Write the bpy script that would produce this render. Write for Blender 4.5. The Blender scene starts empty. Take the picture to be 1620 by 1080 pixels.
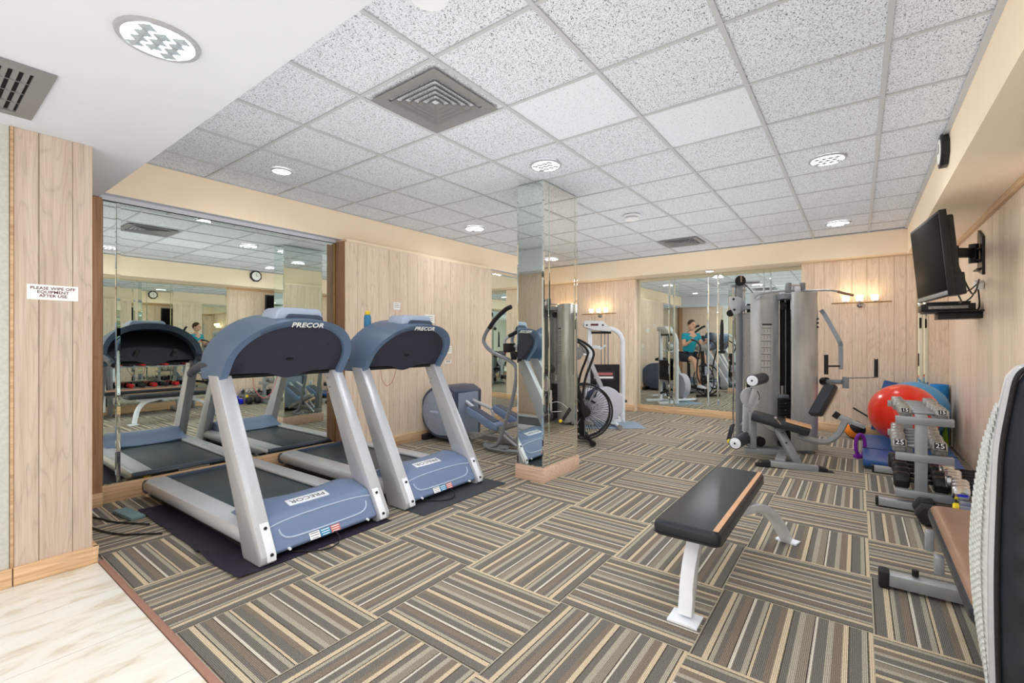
import bpy, bmesh, math, random
from mathutils import Vector, Matrix, Euler
random.seed(7)
PI = math.pi
SC = bpy.context.scene
COL = SC.collection

# ---------------------------------------------------------------- camera, world, lights, exposure
YAW = 0.643
SY, CY = math.sin(YAW), math.cos(YAW)
FPX, HC = 730.0, 1.25                       # focal length in pixels of a 1620 wide frame, camera height
cd = bpy.data.cameras.new('camera')
cam = bpy.data.objects.new('camera', cd)
COL.objects.link(cam)
cam.location = (0, 0, HC)
cam.rotation_euler = (PI/2, 0, YAW)
cd.sensor_width = 36.0
cd.lens = FPX/1620*36
cd.clip_start = 0.05
SC.camera = cam

wd = bpy.data.worlds.new('world')
SC.world = wd
wd.use_nodes = True
wd.node_tree.nodes['Background'].inputs[0].default_value = (0.86, 0.94, 1.0, 1)
wd.node_tree.nodes['Background'].inputs[1].default_value = 0.15

SC.view_settings.view_transform = 'Standard'
SC.view_settings.look = 'None'
SC.view_settings.gamma = 1.0
SC.view_settings.use_curve_mapping = False
SC.view_settings.exposure = 0.05
cy = SC.cycles
cy.use_denoising = True
cy.max_bounces = 14
cy.diffuse_bounces = 6
cy.glossy_bounces = 8
cy.use_fast_gi = True
cy.fast_gi_method = 'ADD'
wd.light_settings.ao_factor = 1.0
wd.light_settings.distance = 2.6
cy.caustics_reflective = False
cy.caustics_refractive = False
cy.sample_clamp_indirect = 6.0
cy.sample_clamp_direct = 0.0

CEIL = 2.681          # gym ceiling
SOF = 2.35            # lobby soffit and beam undersides
XL, XR, YB = -4.64, 0.90, 8.06
GX0, GY0, GT = -1.104, 1.625, 0.6096      # ceiling grid

P_AREA, P_POINT = 49.0, 0.0
def lamp_at(name, x, y, z, r, area, point, color=(0.93, 0.965, 1.0)):
    if area:
        l = bpy.data.lights.new(name, 'AREA'); l.shape = 'DISK'; l.size = r*2; l.energy = area; l.color = color
        o = bpy.data.objects.new(name, l); COL.objects.link(o); o.location = (x, y, z-0.012)
    if point:
        l = bpy.data.lights.new(name + '_spill', 'POINT'); l.shadow_soft_size = 0.08; l.energy = point; l.color = color
        o = bpy.data.objects.new(name + '_spill', l); COL.objects.link(o); o.location = (x, y, z-0.16)
DOWN = [  # x, y, z, radius, label, strength
    (-2.02, 3.15, CEIL, .125, 'round recessed ceiling light in front of the mirrored column', 1.0),
    (-3.85, 1.93, CEIL, .075, 'small round recessed ceiling light above the nearer treadmill', 0.8),
    (-3.86, 4.37, CEIL, .125, 'round recessed ceiling light left of the mirrored column by the left beam', 1.0),
    (-0.19, 4.37, CEIL, .125, 'round recessed ceiling light nearest the television', 1.0),
    (-0.19, 6.80, CEIL, .125, 'round recessed ceiling light above the multi gym near the back beam', 1.0),
    (-0.19, 1.93, CEIL, .125, 'round recessed ceiling light at the top edge above the flat bench', 1.0),
    (-2.04, 0.575, SOF, .125, 'large round recessed light with grey lens cells in the white lobby soffit', 0.12),
    (-1.89, 7.78, SOF, .075, 'small round light under the back beam before the mirrors', 0.5),
    (-3.86, 6.80, CEIL, .125, 'round recessed ceiling light in the back left corner beyond the mirrored column', 1.0),
]
for (x, y, z, r, lb, s) in DOWN:
    lamp_at('downlight_lamp', x, y, z, r, P_AREA*s, P_POINT*s)
for (x, y) in ((-2.0, -1.6), (-0.3, -0.9), (-0.3, -2.4)):
    lamp_at('lobby_fill', x, y, SOF, .125, P_AREA*.18, P_POINT*.9)  # unseen fill lights added behind the camera, without fittings

# ---------------------------------------------------------------- picture to place (real planes of the room)
def ray(x, y):
    u = (x-810)/FPX; v = (540-y)/FPX
    return Vector((-SY+u*CY, CY+u*SY, v))
C0 = Vector((0, 0, HC))
def onZ(x, y, z): r = ray(x, y); return C0 + r*((z-HC)/r.z)
def onX(x, y, X): r = ray(x, y); return C0 + r*(X/r.x)
def onY(x, y, Y): r = ray(x, y); return C0 + r*(Y/r.y)

# ---------------------------------------------------------------- materials
def srgb(c):
    return tuple(((v/255)/12.92 if v/255 <= .04045 else ((v/255+.055)/1.055)**2.4) for v in c)
MATS = {}
def nt(name):
    m = bpy.data.materials.new(name); m.use_nodes = True
    t = m.node_tree; b = t.nodes['Principled BSDF']
    MATS[name] = m
    return m, t, b
def N(t, kind, **kw):
    n = t.nodes.new(kind)
    for k, v in kw.items():
        if k.startswith('i_'):
            key = k[2:]; key = int(key) if key.isdigit() else key.replace('_', ' ')
            n.inputs[key].default_value = v
        else: setattr(n, k, v)
    return n
def ramp(t, stops, interp='LINEAR'):
    n = t.nodes.new('ShaderNodeValToRGB'); r = n.color_ramp; r.interpolation = interp
    while len(r.elements) > 1: r.elements.remove(r.elements[-1])
    r.elements[0].position = stops[0][0]; r.elements[0].color = (*stops[0][1], 1)
    for p, c in stops[1:]:
        e = r.elements.new(p); e.color = (*c, 1)
    return n
def simple(name, rgb, rough=.5, metal=0.0, spec=.5, vary=.06, scale=30, bump=0.0, bscale=200, coat=0.0, sheen=0.0):
    """plain painted, plastic or metal surface with faint mottling"""
    m, t, b = nt(name)
    c = srgb(rgb)
    tc = N(t, 'ShaderNodeTexCoord')
    no = N(t, 'ShaderNodeTexNoise', i_Scale=scale, i_Detail=3.0)
    t.links.new(tc.outputs['Object'], no.inputs['Vector'])
    rp = ramp(t, [(.3, tuple(v*(1-vary) for v in c)), (.7, tuple(min(1, v*(1+vary)) for v in c))])
    t.links.new(no.outputs['Fac'], rp.inputs[0]); t.links.new(rp.outputs[0], b.inputs['Base Color'])
    b.inputs['Roughness'].default_value = rough; b.inputs['Metallic'].default_value = metal
    b.inputs['Specular IOR Level'].default_value = spec; b.inputs['Coat Weight'].default_value = coat
    if bump:
        n2 = N(t, 'ShaderNodeTexNoise', i_Scale=bscale, i_Detail=2.0)
        t.links.new(tc.outputs['Object'], n2.inputs['Vector'])
        bp = N(t, 'ShaderNodeBump', i_Strength=bump, i_Distance=.002)
        t.links.new(n2.outputs['Fac'], bp.inputs['Height']); t.links.new(bp.outputs[0], b.inputs['Normal'])
    return m
def emit(name, rgb, strength):
    m, t, b = nt(name)
    b.inputs['Base Color'].default_value = (*srgb(rgb), 1)
    b.inputs['Emission Color'].default_value = (*srgb(rgb), 1)
    b.inputs['Emission Strength'].default_value = strength
    return m
def wood(name, base, dark, light, gscale=1.0, rough=.42, axis=2):
    m, t, b = nt(name)
    tc = N(t, 'ShaderNodeTexCoord'); oi = N(t, 'ShaderNodeObjectInfo')
    off = N(t, 'ShaderNodeVectorMath', operation='SCALE'); off.inputs[0].default_value = (7.3, 3.1, 11.7)
    t.links.new(oi.outputs['Random'], off.inputs['Scale'])
    ad = N(t, 'ShaderNodeVectorMath', operation='ADD')
    t.links.new(tc.outputs['Object'], ad.inputs[0]); t.links.new(off.outputs[0], ad.inputs[1])
    def mp(sc):
        n = N(t, 'ShaderNodeMapping'); s = [sc[0]]*3; s[axis] = sc[1]
        n.inputs['Scale'].default_value = s
        t.links.new(ad.outputs[0], n.inputs['Vector']); return n
    m1 = mp((9*gscale, .9)); m2 = mp((60*gscale, 1.4)); m3 = mp((190*gscale, 5))
    # cathedral rings
    big = N(t, 'ShaderNodeTexNoise', i_Scale=1.0, i_Detail=1.5, i_Distortion=.3); t.links.new(m1.outputs[0], big.inputs['Vector'])
    mul = N(t, 'ShaderNodeMath', operation='MULTIPLY'); mul.inputs[1].default_value = 24.0
    t.links.new(big.outputs['Fac'], mul.inputs[0])
    fr = N(t, 'ShaderNodeMath', operation='PINGPONG'); fr.inputs[1].default_value = 1.0
    t.links.new(mul.outputs[0], fr.inputs[0])
    ring = ramp(t, [(0, (.0,)*3), (.25, (.75,)*3), (1, (1,)*3)]); t.links.new(fr.outputs[0], ring.inputs[0])
    st = N(t, 'ShaderNodeTexNoise', i_Scale=1.0, i_Detail=5.0, i_Roughness=.6); t.links.new(m2.outputs[0], st.inputs['Vector'])
    po = N(t, 'ShaderNodeTexNoise', i_Scale=1.0, i_Detail=2.0); t.links.new(m3.outputs[0], po.inputs['Vector'])
    r1 = ramp(t, [(.25, srgb(dark)), (.5, srgb(base)), (.78, srgb(light))]); t.links.new(st.outputs['Fac'], r1.inputs[0])
    mx = N(t, 'ShaderNodeMix', data_type='RGBA', blend_type='MULTIPLY'); mx.inputs[0].default_value = .16
    t.links.new(r1.outputs[0], mx.inputs[6]); t.links.new(ring.outputs[0], mx.inputs[7])
    pr = ramp(t, [(.32, (.78, .72, .66)), (.46, (1, 1, 1))]); t.links.new(po.outputs['Fac'], pr.inputs[0])
    mx2 = N(t, 'ShaderNodeMix', data_type='RGBA', blend_type='MULTIPLY'); mx2.inputs[0].default_value = .55
    t.links.new(mx.outputs[2], mx2.inputs[6]); t.links.new(pr.outputs[0], mx2.inputs[7])
    hv = N(t, 'ShaderNodeHueSaturation'); t.links.new(mx2.outputs[2], hv.inputs['Color'])
    mr = N(t, 'ShaderNodeMapRange'); mr.inputs[3].default_value = .93; mr.inputs[4].default_value = 1.05
    t.links.new(oi.outputs['Random'], mr.inputs[0]); t.links.new(mr.outputs[0], hv.inputs['Value'])
    t.links.new(hv.outputs[0], b.inputs['Base Color'])
    b.inputs['Roughness'].default_value = rough; b.inputs['Specular IOR Level'].default_value = .3
    return m
wood('oak', (228, 207, 184), (214, 190, 165), (238, 221, 202))
wood('oak_pale', (196, 179, 164), (184, 164, 147), (208, 193, 178))
wood('oak_h', (210, 176, 138), (178, 138, 100), (224, 194, 158), axis=1)
wood('oak_hx', (210, 176, 138), (178, 138, 100), (224, 194, 158), axis=0)
wood('oak_dark', (160, 122, 92), (132, 98, 74), (176, 140, 110))
wood('oak_red', (202, 172, 152), (182, 148, 128), (214, 188, 168), axis=0)
simple('cream', (238, 219, 192), .7, vary=.02, scale=4)
simple('soffit_white', (206, 209, 216), .75, vary=.015, scale=3, bump=.1, bscale=400)
simple('grid_grey', (176, 178, 180), .5, vary=.02)
simple('wallpaper', (190, 191, 184), .8, vary=.08, scale=60)
simple('trim_brown', (150, 112, 98), .5)
simple('grey_vent', (124, 124, 124), .45, vary=.03)
simple('grey_ring', (160, 162, 166), .4)
simple('vent_dark', (22, 22, 22), .9)
simple('white_metal', (224, 229, 235), .35, vary=.04, scale=14)
simple('white_plastic', (216, 218, 220), .4, vary=.02)
simple('silver_paint', (196, 199, 204), .32, metal=.35, vary=.03, scale=80)
simple('silver_side', (182, 176, 168), .38, metal=.3, vary=.04)
simple('steel_grey', (142, 148, 154), .35, metal=.45, vary=.05, scale=50)
simple('chrome', (225, 225, 228), .12, metal=1.0, vary=.02)
simple('hood_blue', (108, 126, 156), .42, vary=.05, scale=260, bump=.15, bscale=900)
simple('arch_blue', (92, 114, 142), .36, vary=.05, scale=200, bump=.15, bscale=900)
simple('console_dark', (52, 52, 66), .6, vary=.10, scale=300, bump=.4, bscale=700)
simple('pod_light', (168, 182, 204), .3, vary=.03)
simple('pod_dark', (60, 70, 90), .4, vary=.04)
simple('black_plastic', (22, 22, 24), .42, vary=.1)
simple('black_rubber', (30, 30, 32), .62, vary=.15, bump=.3)
simple('belt_black', (46, 58, 66), .36, vary=.28, scale=4, bump=.2, bscale=1200)
simple('vinyl_black', (34, 38, 44), .3, vary=.18, scale=9, bump=.25, bscale=500)
simple('vinyl_brown', (146, 112, 92), .26, metal=.15, vary=.08, scale=6, bump=.15, bscale=600)
simple('vinyl_tan', (206, 158, 116), .5, vary=.08)
simple('mat_purple', (36, 30, 46), .72, vary=.2, scale=12, bump=.5, bscale=300)
simple('mat_grey', (48, 52, 58), .6, vary=.12)
simple('mat_blue_grey', (120, 136, 152), .7, vary=.06)
simple('adapter_teal', (104, 130, 134), .6, vary=.1)
simple('mat_blue', (34, 74, 128), .32, vary=.06, scale=8)
simple('roll_blue', (20, 122, 190), .5, vary=.05)
simple('ball_red', (226, 48, 28), .22, vary=.04, scale=5, coat=.3)
simple('ball_blue', (70, 150, 205), .25, vary=.06, scale=6)
simple('ball_orange', (236, 130, 40), .5)
simple('green_bright', (160, 200, 40), .5)
simple('purple', (118, 34, 150), .45)
simple('blue_bright', (30, 36, 200), .5)
simple('yellow', (235, 205, 50), .45)
simple('gunmetal', (160, 165, 168), .34, metal=.45, vary=.06, scale=3)
simple('iron_black', (38, 38, 40), .4, metal=.3, vary=.2, scale=40)
simple('iron_grey', (150, 149, 146), .45, metal=.35, vary=.25, scale=60)
simple('worn_iron', (168, 168, 164), .3, metal=.6, vary=.3, scale=45)
simple('white_print', (240, 240, 238), .5, vary=.01)
simple('red_print', (184, 104, 104), .5)
simple('blue_print', (60, 130, 170), .5)
simple('dark_print', (48, 44, 52), .5)
simple('maroon_print', (88, 36, 44), .5)
simple('paper', (236, 234, 228), .8, vary=.03)
simple('bracket_black', (24, 26, 30), .4)
simple('lavender', (192, 192, 204), .35, vary=.02)
simple('skin', (214, 164, 138), .5, vary=.04)
simple('hair', (70, 48, 34), .7, vary=.2, scale=120)
simple('teal_cloth', (38, 150, 170), .8, vary=.1)
simple('short_cloth', (44, 48, 60), .85)
simple('neoprene_red', (170, 30, 34), .5)
simple('disc_grey', (134, 146, 164), .4)
simple('shoe', (210, 210, 214), .6)
simple('mirror_edge', (150, 190, 172), .15, vary=.05)
simple('brass', (176, 140, 90), .3, metal=.8)
simple('stone_joint', (170, 166, 158), .8)
simple('mesh_white', (206, 208, 204), .35, vary=.1, scale=60)
simple('beige_wall', (214, 196, 170), .7)
emit('lamp_glow', (255, 252, 246), 6.0)
emit('sconce_glow', (255, 236, 206), 1.5)
simple('lens_grey', (150, 160, 164), .2)
m, t, b = nt('screen_black'); b.inputs['Base Color'].default_value = (.003, .003, .003, 1); b.inputs['Roughness'].default_value = .5; b.inputs['Specular IOR Level'].default_value = .06
m, t, b = nt('mirror'); b.inputs['Base Color'].default_value = (.79, .855, .81, 1); b.inputs['Metallic'].default_value = 1; b.inputs['Roughness'].default_value = 0.0
m, t, b = nt('mirror_warm'); b.inputs['Base Color'].default_value = (.90, .87, .78, 1); b.inputs['Metallic'].default_value = 1; b.inputs['Roughness'].default_value = 0.0
# brushed shroud metal
m, t, b = nt('shroud'); tc = N(t, 'ShaderNodeTexCoord'); mp_ = N(t, 'ShaderNodeMapping'); mp_.inputs['Scale'].default_value = (6, 6, 1.2)
no = N(t, 'ShaderNodeTexNoise', i_Scale=1.5, i_Detail=4.0); t.links.new(tc.outputs['Object'], mp_.inputs[0]); t.links.new(mp_.outputs[0], no.inputs['Vector'])
rp = ramp(t, [(.3, srgb((164, 167, 168))), (.7, srgb((204, 206, 206)))]); t.links.new(no.outputs['Fac'], rp.inputs[0]); t.links.new(rp.outputs[0], b.inputs['Base Color'])
b.inputs['Metallic'].default_value = .55; b.inputs['Roughness'].default_value = .36

# carpet: stripes across each tile
TILE = 0.5975
def carpet():
    m, t, b = nt('carpet')
    tc = N(t, 'ShaderNodeTexCoord'); sp = N(t, 'ShaderNodeSeparateXYZ'); t.links.new(tc.outputs['Object'], sp.inputs[0])
    fac = N(t, 'ShaderNodeMath', operation='MULTIPLY_ADD'); fac.inputs[1].default_value = 1/TILE; fac.inputs[2].default_value = .5
    t.links.new(sp.outputs['X'], fac.inputs[0])
    A = srgb((108, 104, 98)); B = srgb((122, 111, 98)); Cc = srgb((190, 174, 148)); D = srgb((158, 152, 136)); E_ = srgb((196, 190, 176)); F = srgb((72, 66, 60)); G = srgb((134, 126, 112))
    seq = [(.0, D), (.012, F), (.02, A), (.085, Cc), (.118, F), (.126, D), (.155, A), (.185, B), (.238, F), (.244, E_), (.262, A), (.318, D), (.348, F), (.356, Cc), (.372, A),
           (.44, B), (.478, Cc), (.512, F), (.52, A), (.56, D), (.60, G), (.655, F), (.662, E_), (.678, A), (.742, D), (.775, B), (.83, Cc), (.862, F), (.87, A), (.935, D), (.965, F), (.975, Cc)][:32]
    st = ramp(t, seq, 'CONSTANT')
    rg = ramp(t, seq, 'CONSTANT')
    # tufts wander slightly
    n0 = N(t, 'ShaderNodeTexNoise', i_Scale=420.0, i_Detail=1.0); t.links.new(tc.outputs['Object'], n0.inputs['Vector'])
    wob = N(t, 'ShaderNodeMath', operation='MULTIPLY_ADD'); wob.inputs[1].default_value = .010; t.links.new(n0.outputs['Fac'], wob.inputs[0]); t.links.new(fac.outputs[0], wob.inputs[2])
    t.links.new(wob.outputs[0], st.inputs[0]); t.nodes.remove(rg)
    # yarn ribs and tufts
    rib = N(t, 'ShaderNodeMath', operation='MULTIPLY'); rib.inputs[1].default_value = 2*PI/0.0062; t.links.new(sp.outputs['X'], rib.inputs[0])
    sn = N(t, 'ShaderNodeMath', operation='SINE'); t.links.new(rib.outputs[0], sn.inputs[0])
    rv = N(t, 'ShaderNodeMapRange'); rv.inputs[1].default_value = -1; rv.inputs[3].default_value = .62; rv.inputs[4].default_value = 1.2; t.links.new(sn.outputs[0], rv.inputs[0])
    n1 = N(t, 'ShaderNodeTexNoise', i_Scale=260.0, i_Detail=2.0); t.links.new(tc.outputs['Object'], n1.inputs['Vector'])
    r2 = N(t, 'ShaderNodeMapRange'); r2.inputs[1].default_value = .3; r2.inputs[2].default_value = .7; r2.inputs[3].default_value = .6; r2.inputs[4].default_value = 1.4; t.links.new(n1.outputs['Fac'], r2.inputs[0])
    mu = N(t, 'ShaderNodeMath', operation='MULTIPLY'); t.links.new(rv.outputs[0], mu.inputs[0]); t.links.new(r2.outputs[0], mu.inputs[1])
    mx = N(t, 'ShaderNodeVectorMath', operation='SCALE'); t.links.new(st.outputs[0], mx.inputs[0]); t.links.new(mu.outputs[0], mx.inputs['Scale'])
    t.links.new(mx.outputs[0], b.inputs['Base Color'])
    b.inputs['Roughness'].default_value = .95; b.inputs['Specular IOR Level'].default_value = .1
    bp = N(t, 'ShaderNodeBump', i_Strength=.5, i_Distance=.002); t.links.new(mu.outputs[0], bp.inputs['Height']); t.links.new(bp.outputs[0], b.inputs['Normal'])
carpet()
def ceil_tile(name, dens):
    m, t, b = nt(name)
    tc = N(t, 'ShaderNodeTexCoord'); oi = N(t, 'ShaderNodeObjectInfo')
    off = N(t, 'ShaderNodeVectorMath', operation='SCALE'); off.inputs[0].default_value = (5, 9, 0); t.links.new(oi.outputs['Random'], off.inputs['Scale'])
    ad = N(t, 'ShaderNodeVectorMath', operation='ADD'); t.links.new(tc.outputs['Object'], ad.inputs[0]); t.links.new(off.outputs[0], ad.inputs[1])
    def worm(scale, lo, hi, mscale, mlo, rot):
        mp = N(t, 'ShaderNodeMapping'); mp.inputs['Rotation'].default_value = (0, 0, rot); mp.inputs['Scale'].default_value = (1, .6, 1); t.links.new(ad.outputs[0], mp.inputs[0])
        n = N(t, 'ShaderNodeTexNoise', i_Scale=scale, i_Detail=1.0, i_Distortion=.6); t.links.new(mp.outputs[0], n.inputs['Vector'])
        s = N(t, 'ShaderNodeMath', operation='SUBTRACT'); s.inputs[1].default_value = .5; t.links.new(n.outputs['Fac'], s.inputs[0])
        a = N(t, 'ShaderNodeMath', operation='ABSOLUTE'); t.links.new(s.outputs[0], a.inputs[0])
        r = N(t, 'ShaderNodeMapRange'); r.inputs[1].default_value = lo; r.inputs[2].default_value = hi; r.inputs[3].default_value = 1; r.inputs[4].default_value = 0; t.links.new(a.outputs[0], r.inputs[0])
        k = N(t, 'ShaderNodeTexNoise', i_Scale=mscale, i_Detail=0.0); t.links.new(ad.outputs[0], k.inputs['Vector'])
        q = N(t, 'ShaderNodeMapRange'); q.inputs[1].default_value = mlo; q.inputs[2].default_value = mlo+.05; t.links.new(k.outputs['Fac'], q.inputs[0])
        mu = N(t, 'ShaderNodeMath', operation='MULTIPLY'); t.links.new(r.outputs[0], mu.inputs[0]); t.links.new(q.outputs[0], mu.inputs[1]); return mu
    w1 = worm(92, .010, .030, 100, dens, .6); w2 = worm(80, .010, .028, 115, dens+.02, 2.1)
    mxm = N(t, 'ShaderNodeMath', operation='MAXIMUM'); t.links.new(w1.outputs[0], mxm.inputs[0]); t.links.new(w2.outputs[0], mxm.inputs[1])
    fine = N(t, 'ShaderNodeTexNoise', i_Scale=300.0, i_Detail=1.0); t.links.new(ad.outputs[0], fine.inputs['Vector'])
    fr = ramp(t, [(.28, srgb((180, 183, 188))), (.42, srgb((210, 214, 220)))]); t.links.new(fine.outputs['Fac'], fr.inputs[0])
    mx = N(t, 'ShaderNodeMix', data_type='RGBA'); t.links.new(mxm.outputs[0], mx.inputs[0]); t.links.new(fr.outputs[0], mx.inputs[6]); mx.inputs[7].default_value = (*srgb((84, 86, 88)), 1)
    t.links.new(mx.outputs[2], b.inputs['Base Color']); b.inputs['Roughness'].default_value = .9
    bp = N(t, 'ShaderNodeBump', i_Strength=.5, i_Distance=.003, invert=True); t.links.new(mxm.outputs[0], bp.inputs['Height']); t.links.new(bp.outputs[0], b.inputs['Normal'])
ceil_tile('ceiling_tile', .47)
ceil_tile('ceiling_tile_plain', .66)
def marble():
    m, t, b = nt('marble')
    tc = N(t, 'ShaderNodeTexCoord'); oi = N(t, 'ShaderNodeObjectInfo')
    off = N(t, 'ShaderNodeVectorMath', operation='SCALE'); off.inputs[0].default_value = (5, 9, 0); t.links.new(oi.outputs['Random'], off.inputs['Scale'])
    ad = N(t, 'ShaderNodeVectorMath', operation='ADD'); t.links.new(tc.outputs['Object'], ad.inputs[0]); t.links.new(off.outputs[0], ad.inputs[1])
    mp = N(t, 'ShaderNodeMapping'); mp.inputs['Scale'].default_value = (7, 2.2, 1); t.links.new(ad.outputs[0], mp.inputs[0])
    n = N(t, 'ShaderNodeTexNoise', i_Scale=1.5, i_Detail=6.0, i_Roughness=.65, i_Distortion=.5); t.links.new(mp.outputs[0], n.inputs['Vector'])
    r = ramp(t, [(.34, srgb((196, 186, 166))), (.46, srgb((214, 210, 200))), (.7, srgb((220, 219, 214)))]); t.links.new(n.outputs['Fac'], r.inputs[0])
    t.links.new(r.outputs[0], b.inputs['Base Color']); b.inputs['Roughness'].default_value = .22
marble()
# ---------------------------------------------------------------- geometry helpers
class MB:
    """collects shapes into one bmesh"""
    def __init__(s): s.v = []; s.f = []
    def add(s, vs, fs):
        o = len(s.v); s.v += [tuple(v) for v in vs]; s.f += [tuple(i+o for i in f) for f in fs]; return s
    def box(s, c, size, rot=None):
        hx, hy, hz = size[0]/2, size[1]/2, size[2]/2
        vs = [Vector((x, y, z)) for x in (-hx, hx) for y in (-hy, hy) for z in (-hz, hz)]
        if rot is not None:
            R = rot if isinstance(rot, Matrix) else Euler(rot).to_matrix()
            vs = [R @ v for v in vs]
        c = Vector(c)
        return s.add([v+c for v in vs], [(0, 1, 3, 2), (4, 6, 7, 5), (0, 4, 5, 1), (2, 3, 7, 6), (0, 2, 6, 4), (1, 5, 7, 3)])
    def bb(s, x0, x1, y0, y1, z0, z1): return s.box(((x0+x1)/2, (y0+y1)/2, (z0+z1)/2), (abs(x1-x0), abs(y1-y0), abs(z1-z0)))
    def bar(s, a, b, w, h, up=(0, 0, 1)):
        """rectangular bar from a to b, w across, h along up"""
        a = Vector(a); b = Vector(b); d = (b-a); L = d.length; d.normalize()
        u = Vector(up); x = d.cross(u)
        if x.length < 1e-4: x = d.cross(Vector((1, 0, 0)))
        x.normalize(); u = x.cross(d); R = Matrix((d, x, u)).transposed()
        return s.box((a+b)/2, (L, w, h), R)
    def tube(s, pts, r, seg=10, closed=False, smooth=0, flat=None):
        pts = [Vector(p) for p in pts]
        if smooth: pts = catmull(pts, smooth, closed)
        n = len(pts); rr = r if isinstance(r, (list, tuple)) else [r]*n
        if len(rr) != n: rr = [rr[min(len(rr)-1, int(i*(len(rr)-1)/(n-1)+.5))] for i in range(n)]
        prev = None; rings = []
        for i, p in enumerate(pts):
            if closed: d = pts[(i+1) % n]-pts[i-1]
            else: d = pts[min(i+1, n-1)]-pts[max(i-1, 0)]
            d.normalize()
            if prev is None:
                u = Vector((0, 0, 1)); u = u if abs(d.z) < .9 else Vector((1, 0, 0))
                a = d.cross(u).normalized()
            else:
                a = (prev - d*prev.dot(d)).normalized()
            prev = a; b = d.cross(a)
            rings.append([p + (a*math.cos(2*PI*k/seg)+b*math.sin(2*PI*k/seg))*rr[i] for k in range(seg)])
        vs = [v for rg in rings for v in rg]; fs = []
        m = n if closed else n-1
        for i in range(m):
            j = (i+1) % n
            for k in range(seg):
                fs.append((i*seg+k, i*seg+(k+1) % seg, j*seg+(k+1) % seg, j*seg+k))
        if not closed:
            fs.append(tuple(range(seg))[::-1]); fs.append(tuple((n-1)*seg+k for k in range(seg)))
        return s.add(vs, fs)
    def cyl(s, a, b, r, seg=20, r2=None): return s.tube([a, b], [r, r if r2 is None else r2], seg)
    def lathe(s, prof, c=(0, 0, 0), axis=(0, 0, 1), seg=28):
        """prof: list of (radius, height)"""
        ax = Vector(axis).normalized(); u = Vector((1, 0, 0)) if abs(ax.x) < .9 else Vector((0, 1, 0))
        a = ax.cross(u).normalized(); b = ax.cross(a); c = Vector(c); vs = []; fs = []
        for (r, h) in prof:
            r = max(r, 1e-4)
            for k in range(seg): vs.append(c+ax*h+(a*math.cos(2*PI*k/seg)+b*math.sin(2*PI*k/seg))*r)
        for i in range(len(prof)-1):
            for k in range(seg): fs.append((i*seg+k, (i+1)*seg+k, (i+1)*seg+(k+1) % seg, i*seg+(k+1) % seg))
        fs.append(tuple(range(seg))); fs.append(tuple((len(prof)-1)*seg+k for k in range(seg))[::-1])
        return s.add(vs, fs)
    def prism(s, prof, a, b, plane='xz'):
        """2D outline extruded along the remaining axis from a to b"""
        def p3(p, w): return {'xz': (p[0], w, p[1]), 'xy': (p[0], p[1], w), 'yz': (w, p[0], p[1])}[plane]
        n = len(prof); vs = [p3(p, a) for p in prof]+[p3(p, b) for p in prof]
        fs = [tuple(range(n)), tuple(range(n, 2*n))[::-1]] + [(i, i+n, (i+1) % n+n, (i+1) % n) for i in range(n)]
        return s.add(vs, fs)
    def loft(s, rings, closed=True, cap=True):
        n = len(rings[0]); vs = [v for r in rings for v in r]; fs = []
        for i in range(len(rings)-1):
            for k in range(n if closed else n-1):
                fs.append((i*n+k, i*n+(k+1) % n, (i+1)*n+(k+1) % n, (i+1)*n+k))
        if cap: fs.append(tuple(range(n))[::-1]); fs.append(tuple((len(rings)-1)*n+k for k in range(n)))
        return s.add(vs, fs)
    def ball(s, c, r, seg=24, rings=14, sc=(1, 1, 1)):
        vs = []; fs = []
        for i in range(rings+1):
            th = PI*i/rings
            for k in range(seg):
                vs.append((c[0]+r*sc[0]*math.sin(th)*math.cos(2*PI*k/seg), c[1]+r*sc[1]*math.sin(th)*math.sin(2*PI*k/seg), c[2]+r*sc[2]*math.cos(th)))
        for i in range(rings):
            for k in range(seg): fs.append((i*seg+k, (i+1)*seg+k, (i+1)*seg+(k+1) % seg, i*seg+(k+1) % seg))
        return s.add(vs, fs)
    def mesh(s, name, mat, bevel=0, smooth=True, angle=35, seg=2):
        me = bpy.data.meshes.new(name)
        bm = bmesh.new()
        vs = [bm.verts.new(v) for v in s.v]
        for f in s.f:
            try: bm.faces.new([vs[i] for i in f])
            except ValueError: pass
        bmesh.ops.remove_doubles(bm, verts=bm.verts, dist=1e-5)
        bmesh.ops.recalc_face_normals(bm, faces=bm.faces)
        if bevel:
            es = [e for e in bm.edges if len(e.link_faces) == 2 and e.calc_face_angle(0) > .6]
            if es: bmesh.ops.bevel(bm, geom=es, offset=bevel, segments=seg, affect='EDGES', profile=.5, clamp_overlap=True)
        bm.to_mesh(me); bm.free()
        me.materials.append(MATS[mat] if isinstance(mat, str) else mat)
        if smooth:
            for p in me.polygons: p.use_smooth = True
            me.set_sharp_from_angle(angle=math.radians(angle))
        return me
def catmull(P, k, closed=False):
    out = []; n = len(P); rng = n if closed else n-1
    for i in range(rng):
        if closed: p0, p1, p2, p3 = P[i-1], P[i], P[(i+1) % n], P[(i+2) % n]
        else: p0, p1, p2, p3 = P[max(i-1, 0)], P[i], P[i+1], P[min(i+2, n-1)]
        for j in range(k):
            t = j/k
            out.append(.5*((2*p1)+(p2-p0)*t+(2*p0-5*p1+4*p2-p3)*t*t+(3*p1-p0-3*p2+p3)*t**3))
    if not closed: out.append(P[-1])
    return out
def link(name, me, parent=None, loc=None, rot=None):
    o = bpy.data.objects.new(name, me); COL.objects.link(o)
    if parent: o.parent = parent
    if loc is not None: o.location = loc
    if rot is not None: o.rotation_euler = rot
    return o
def part(name, mb, mat, parent, bevel=0, **kw): return link(name, mb.mesh(name, mat, bevel, **kw), parent)
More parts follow.
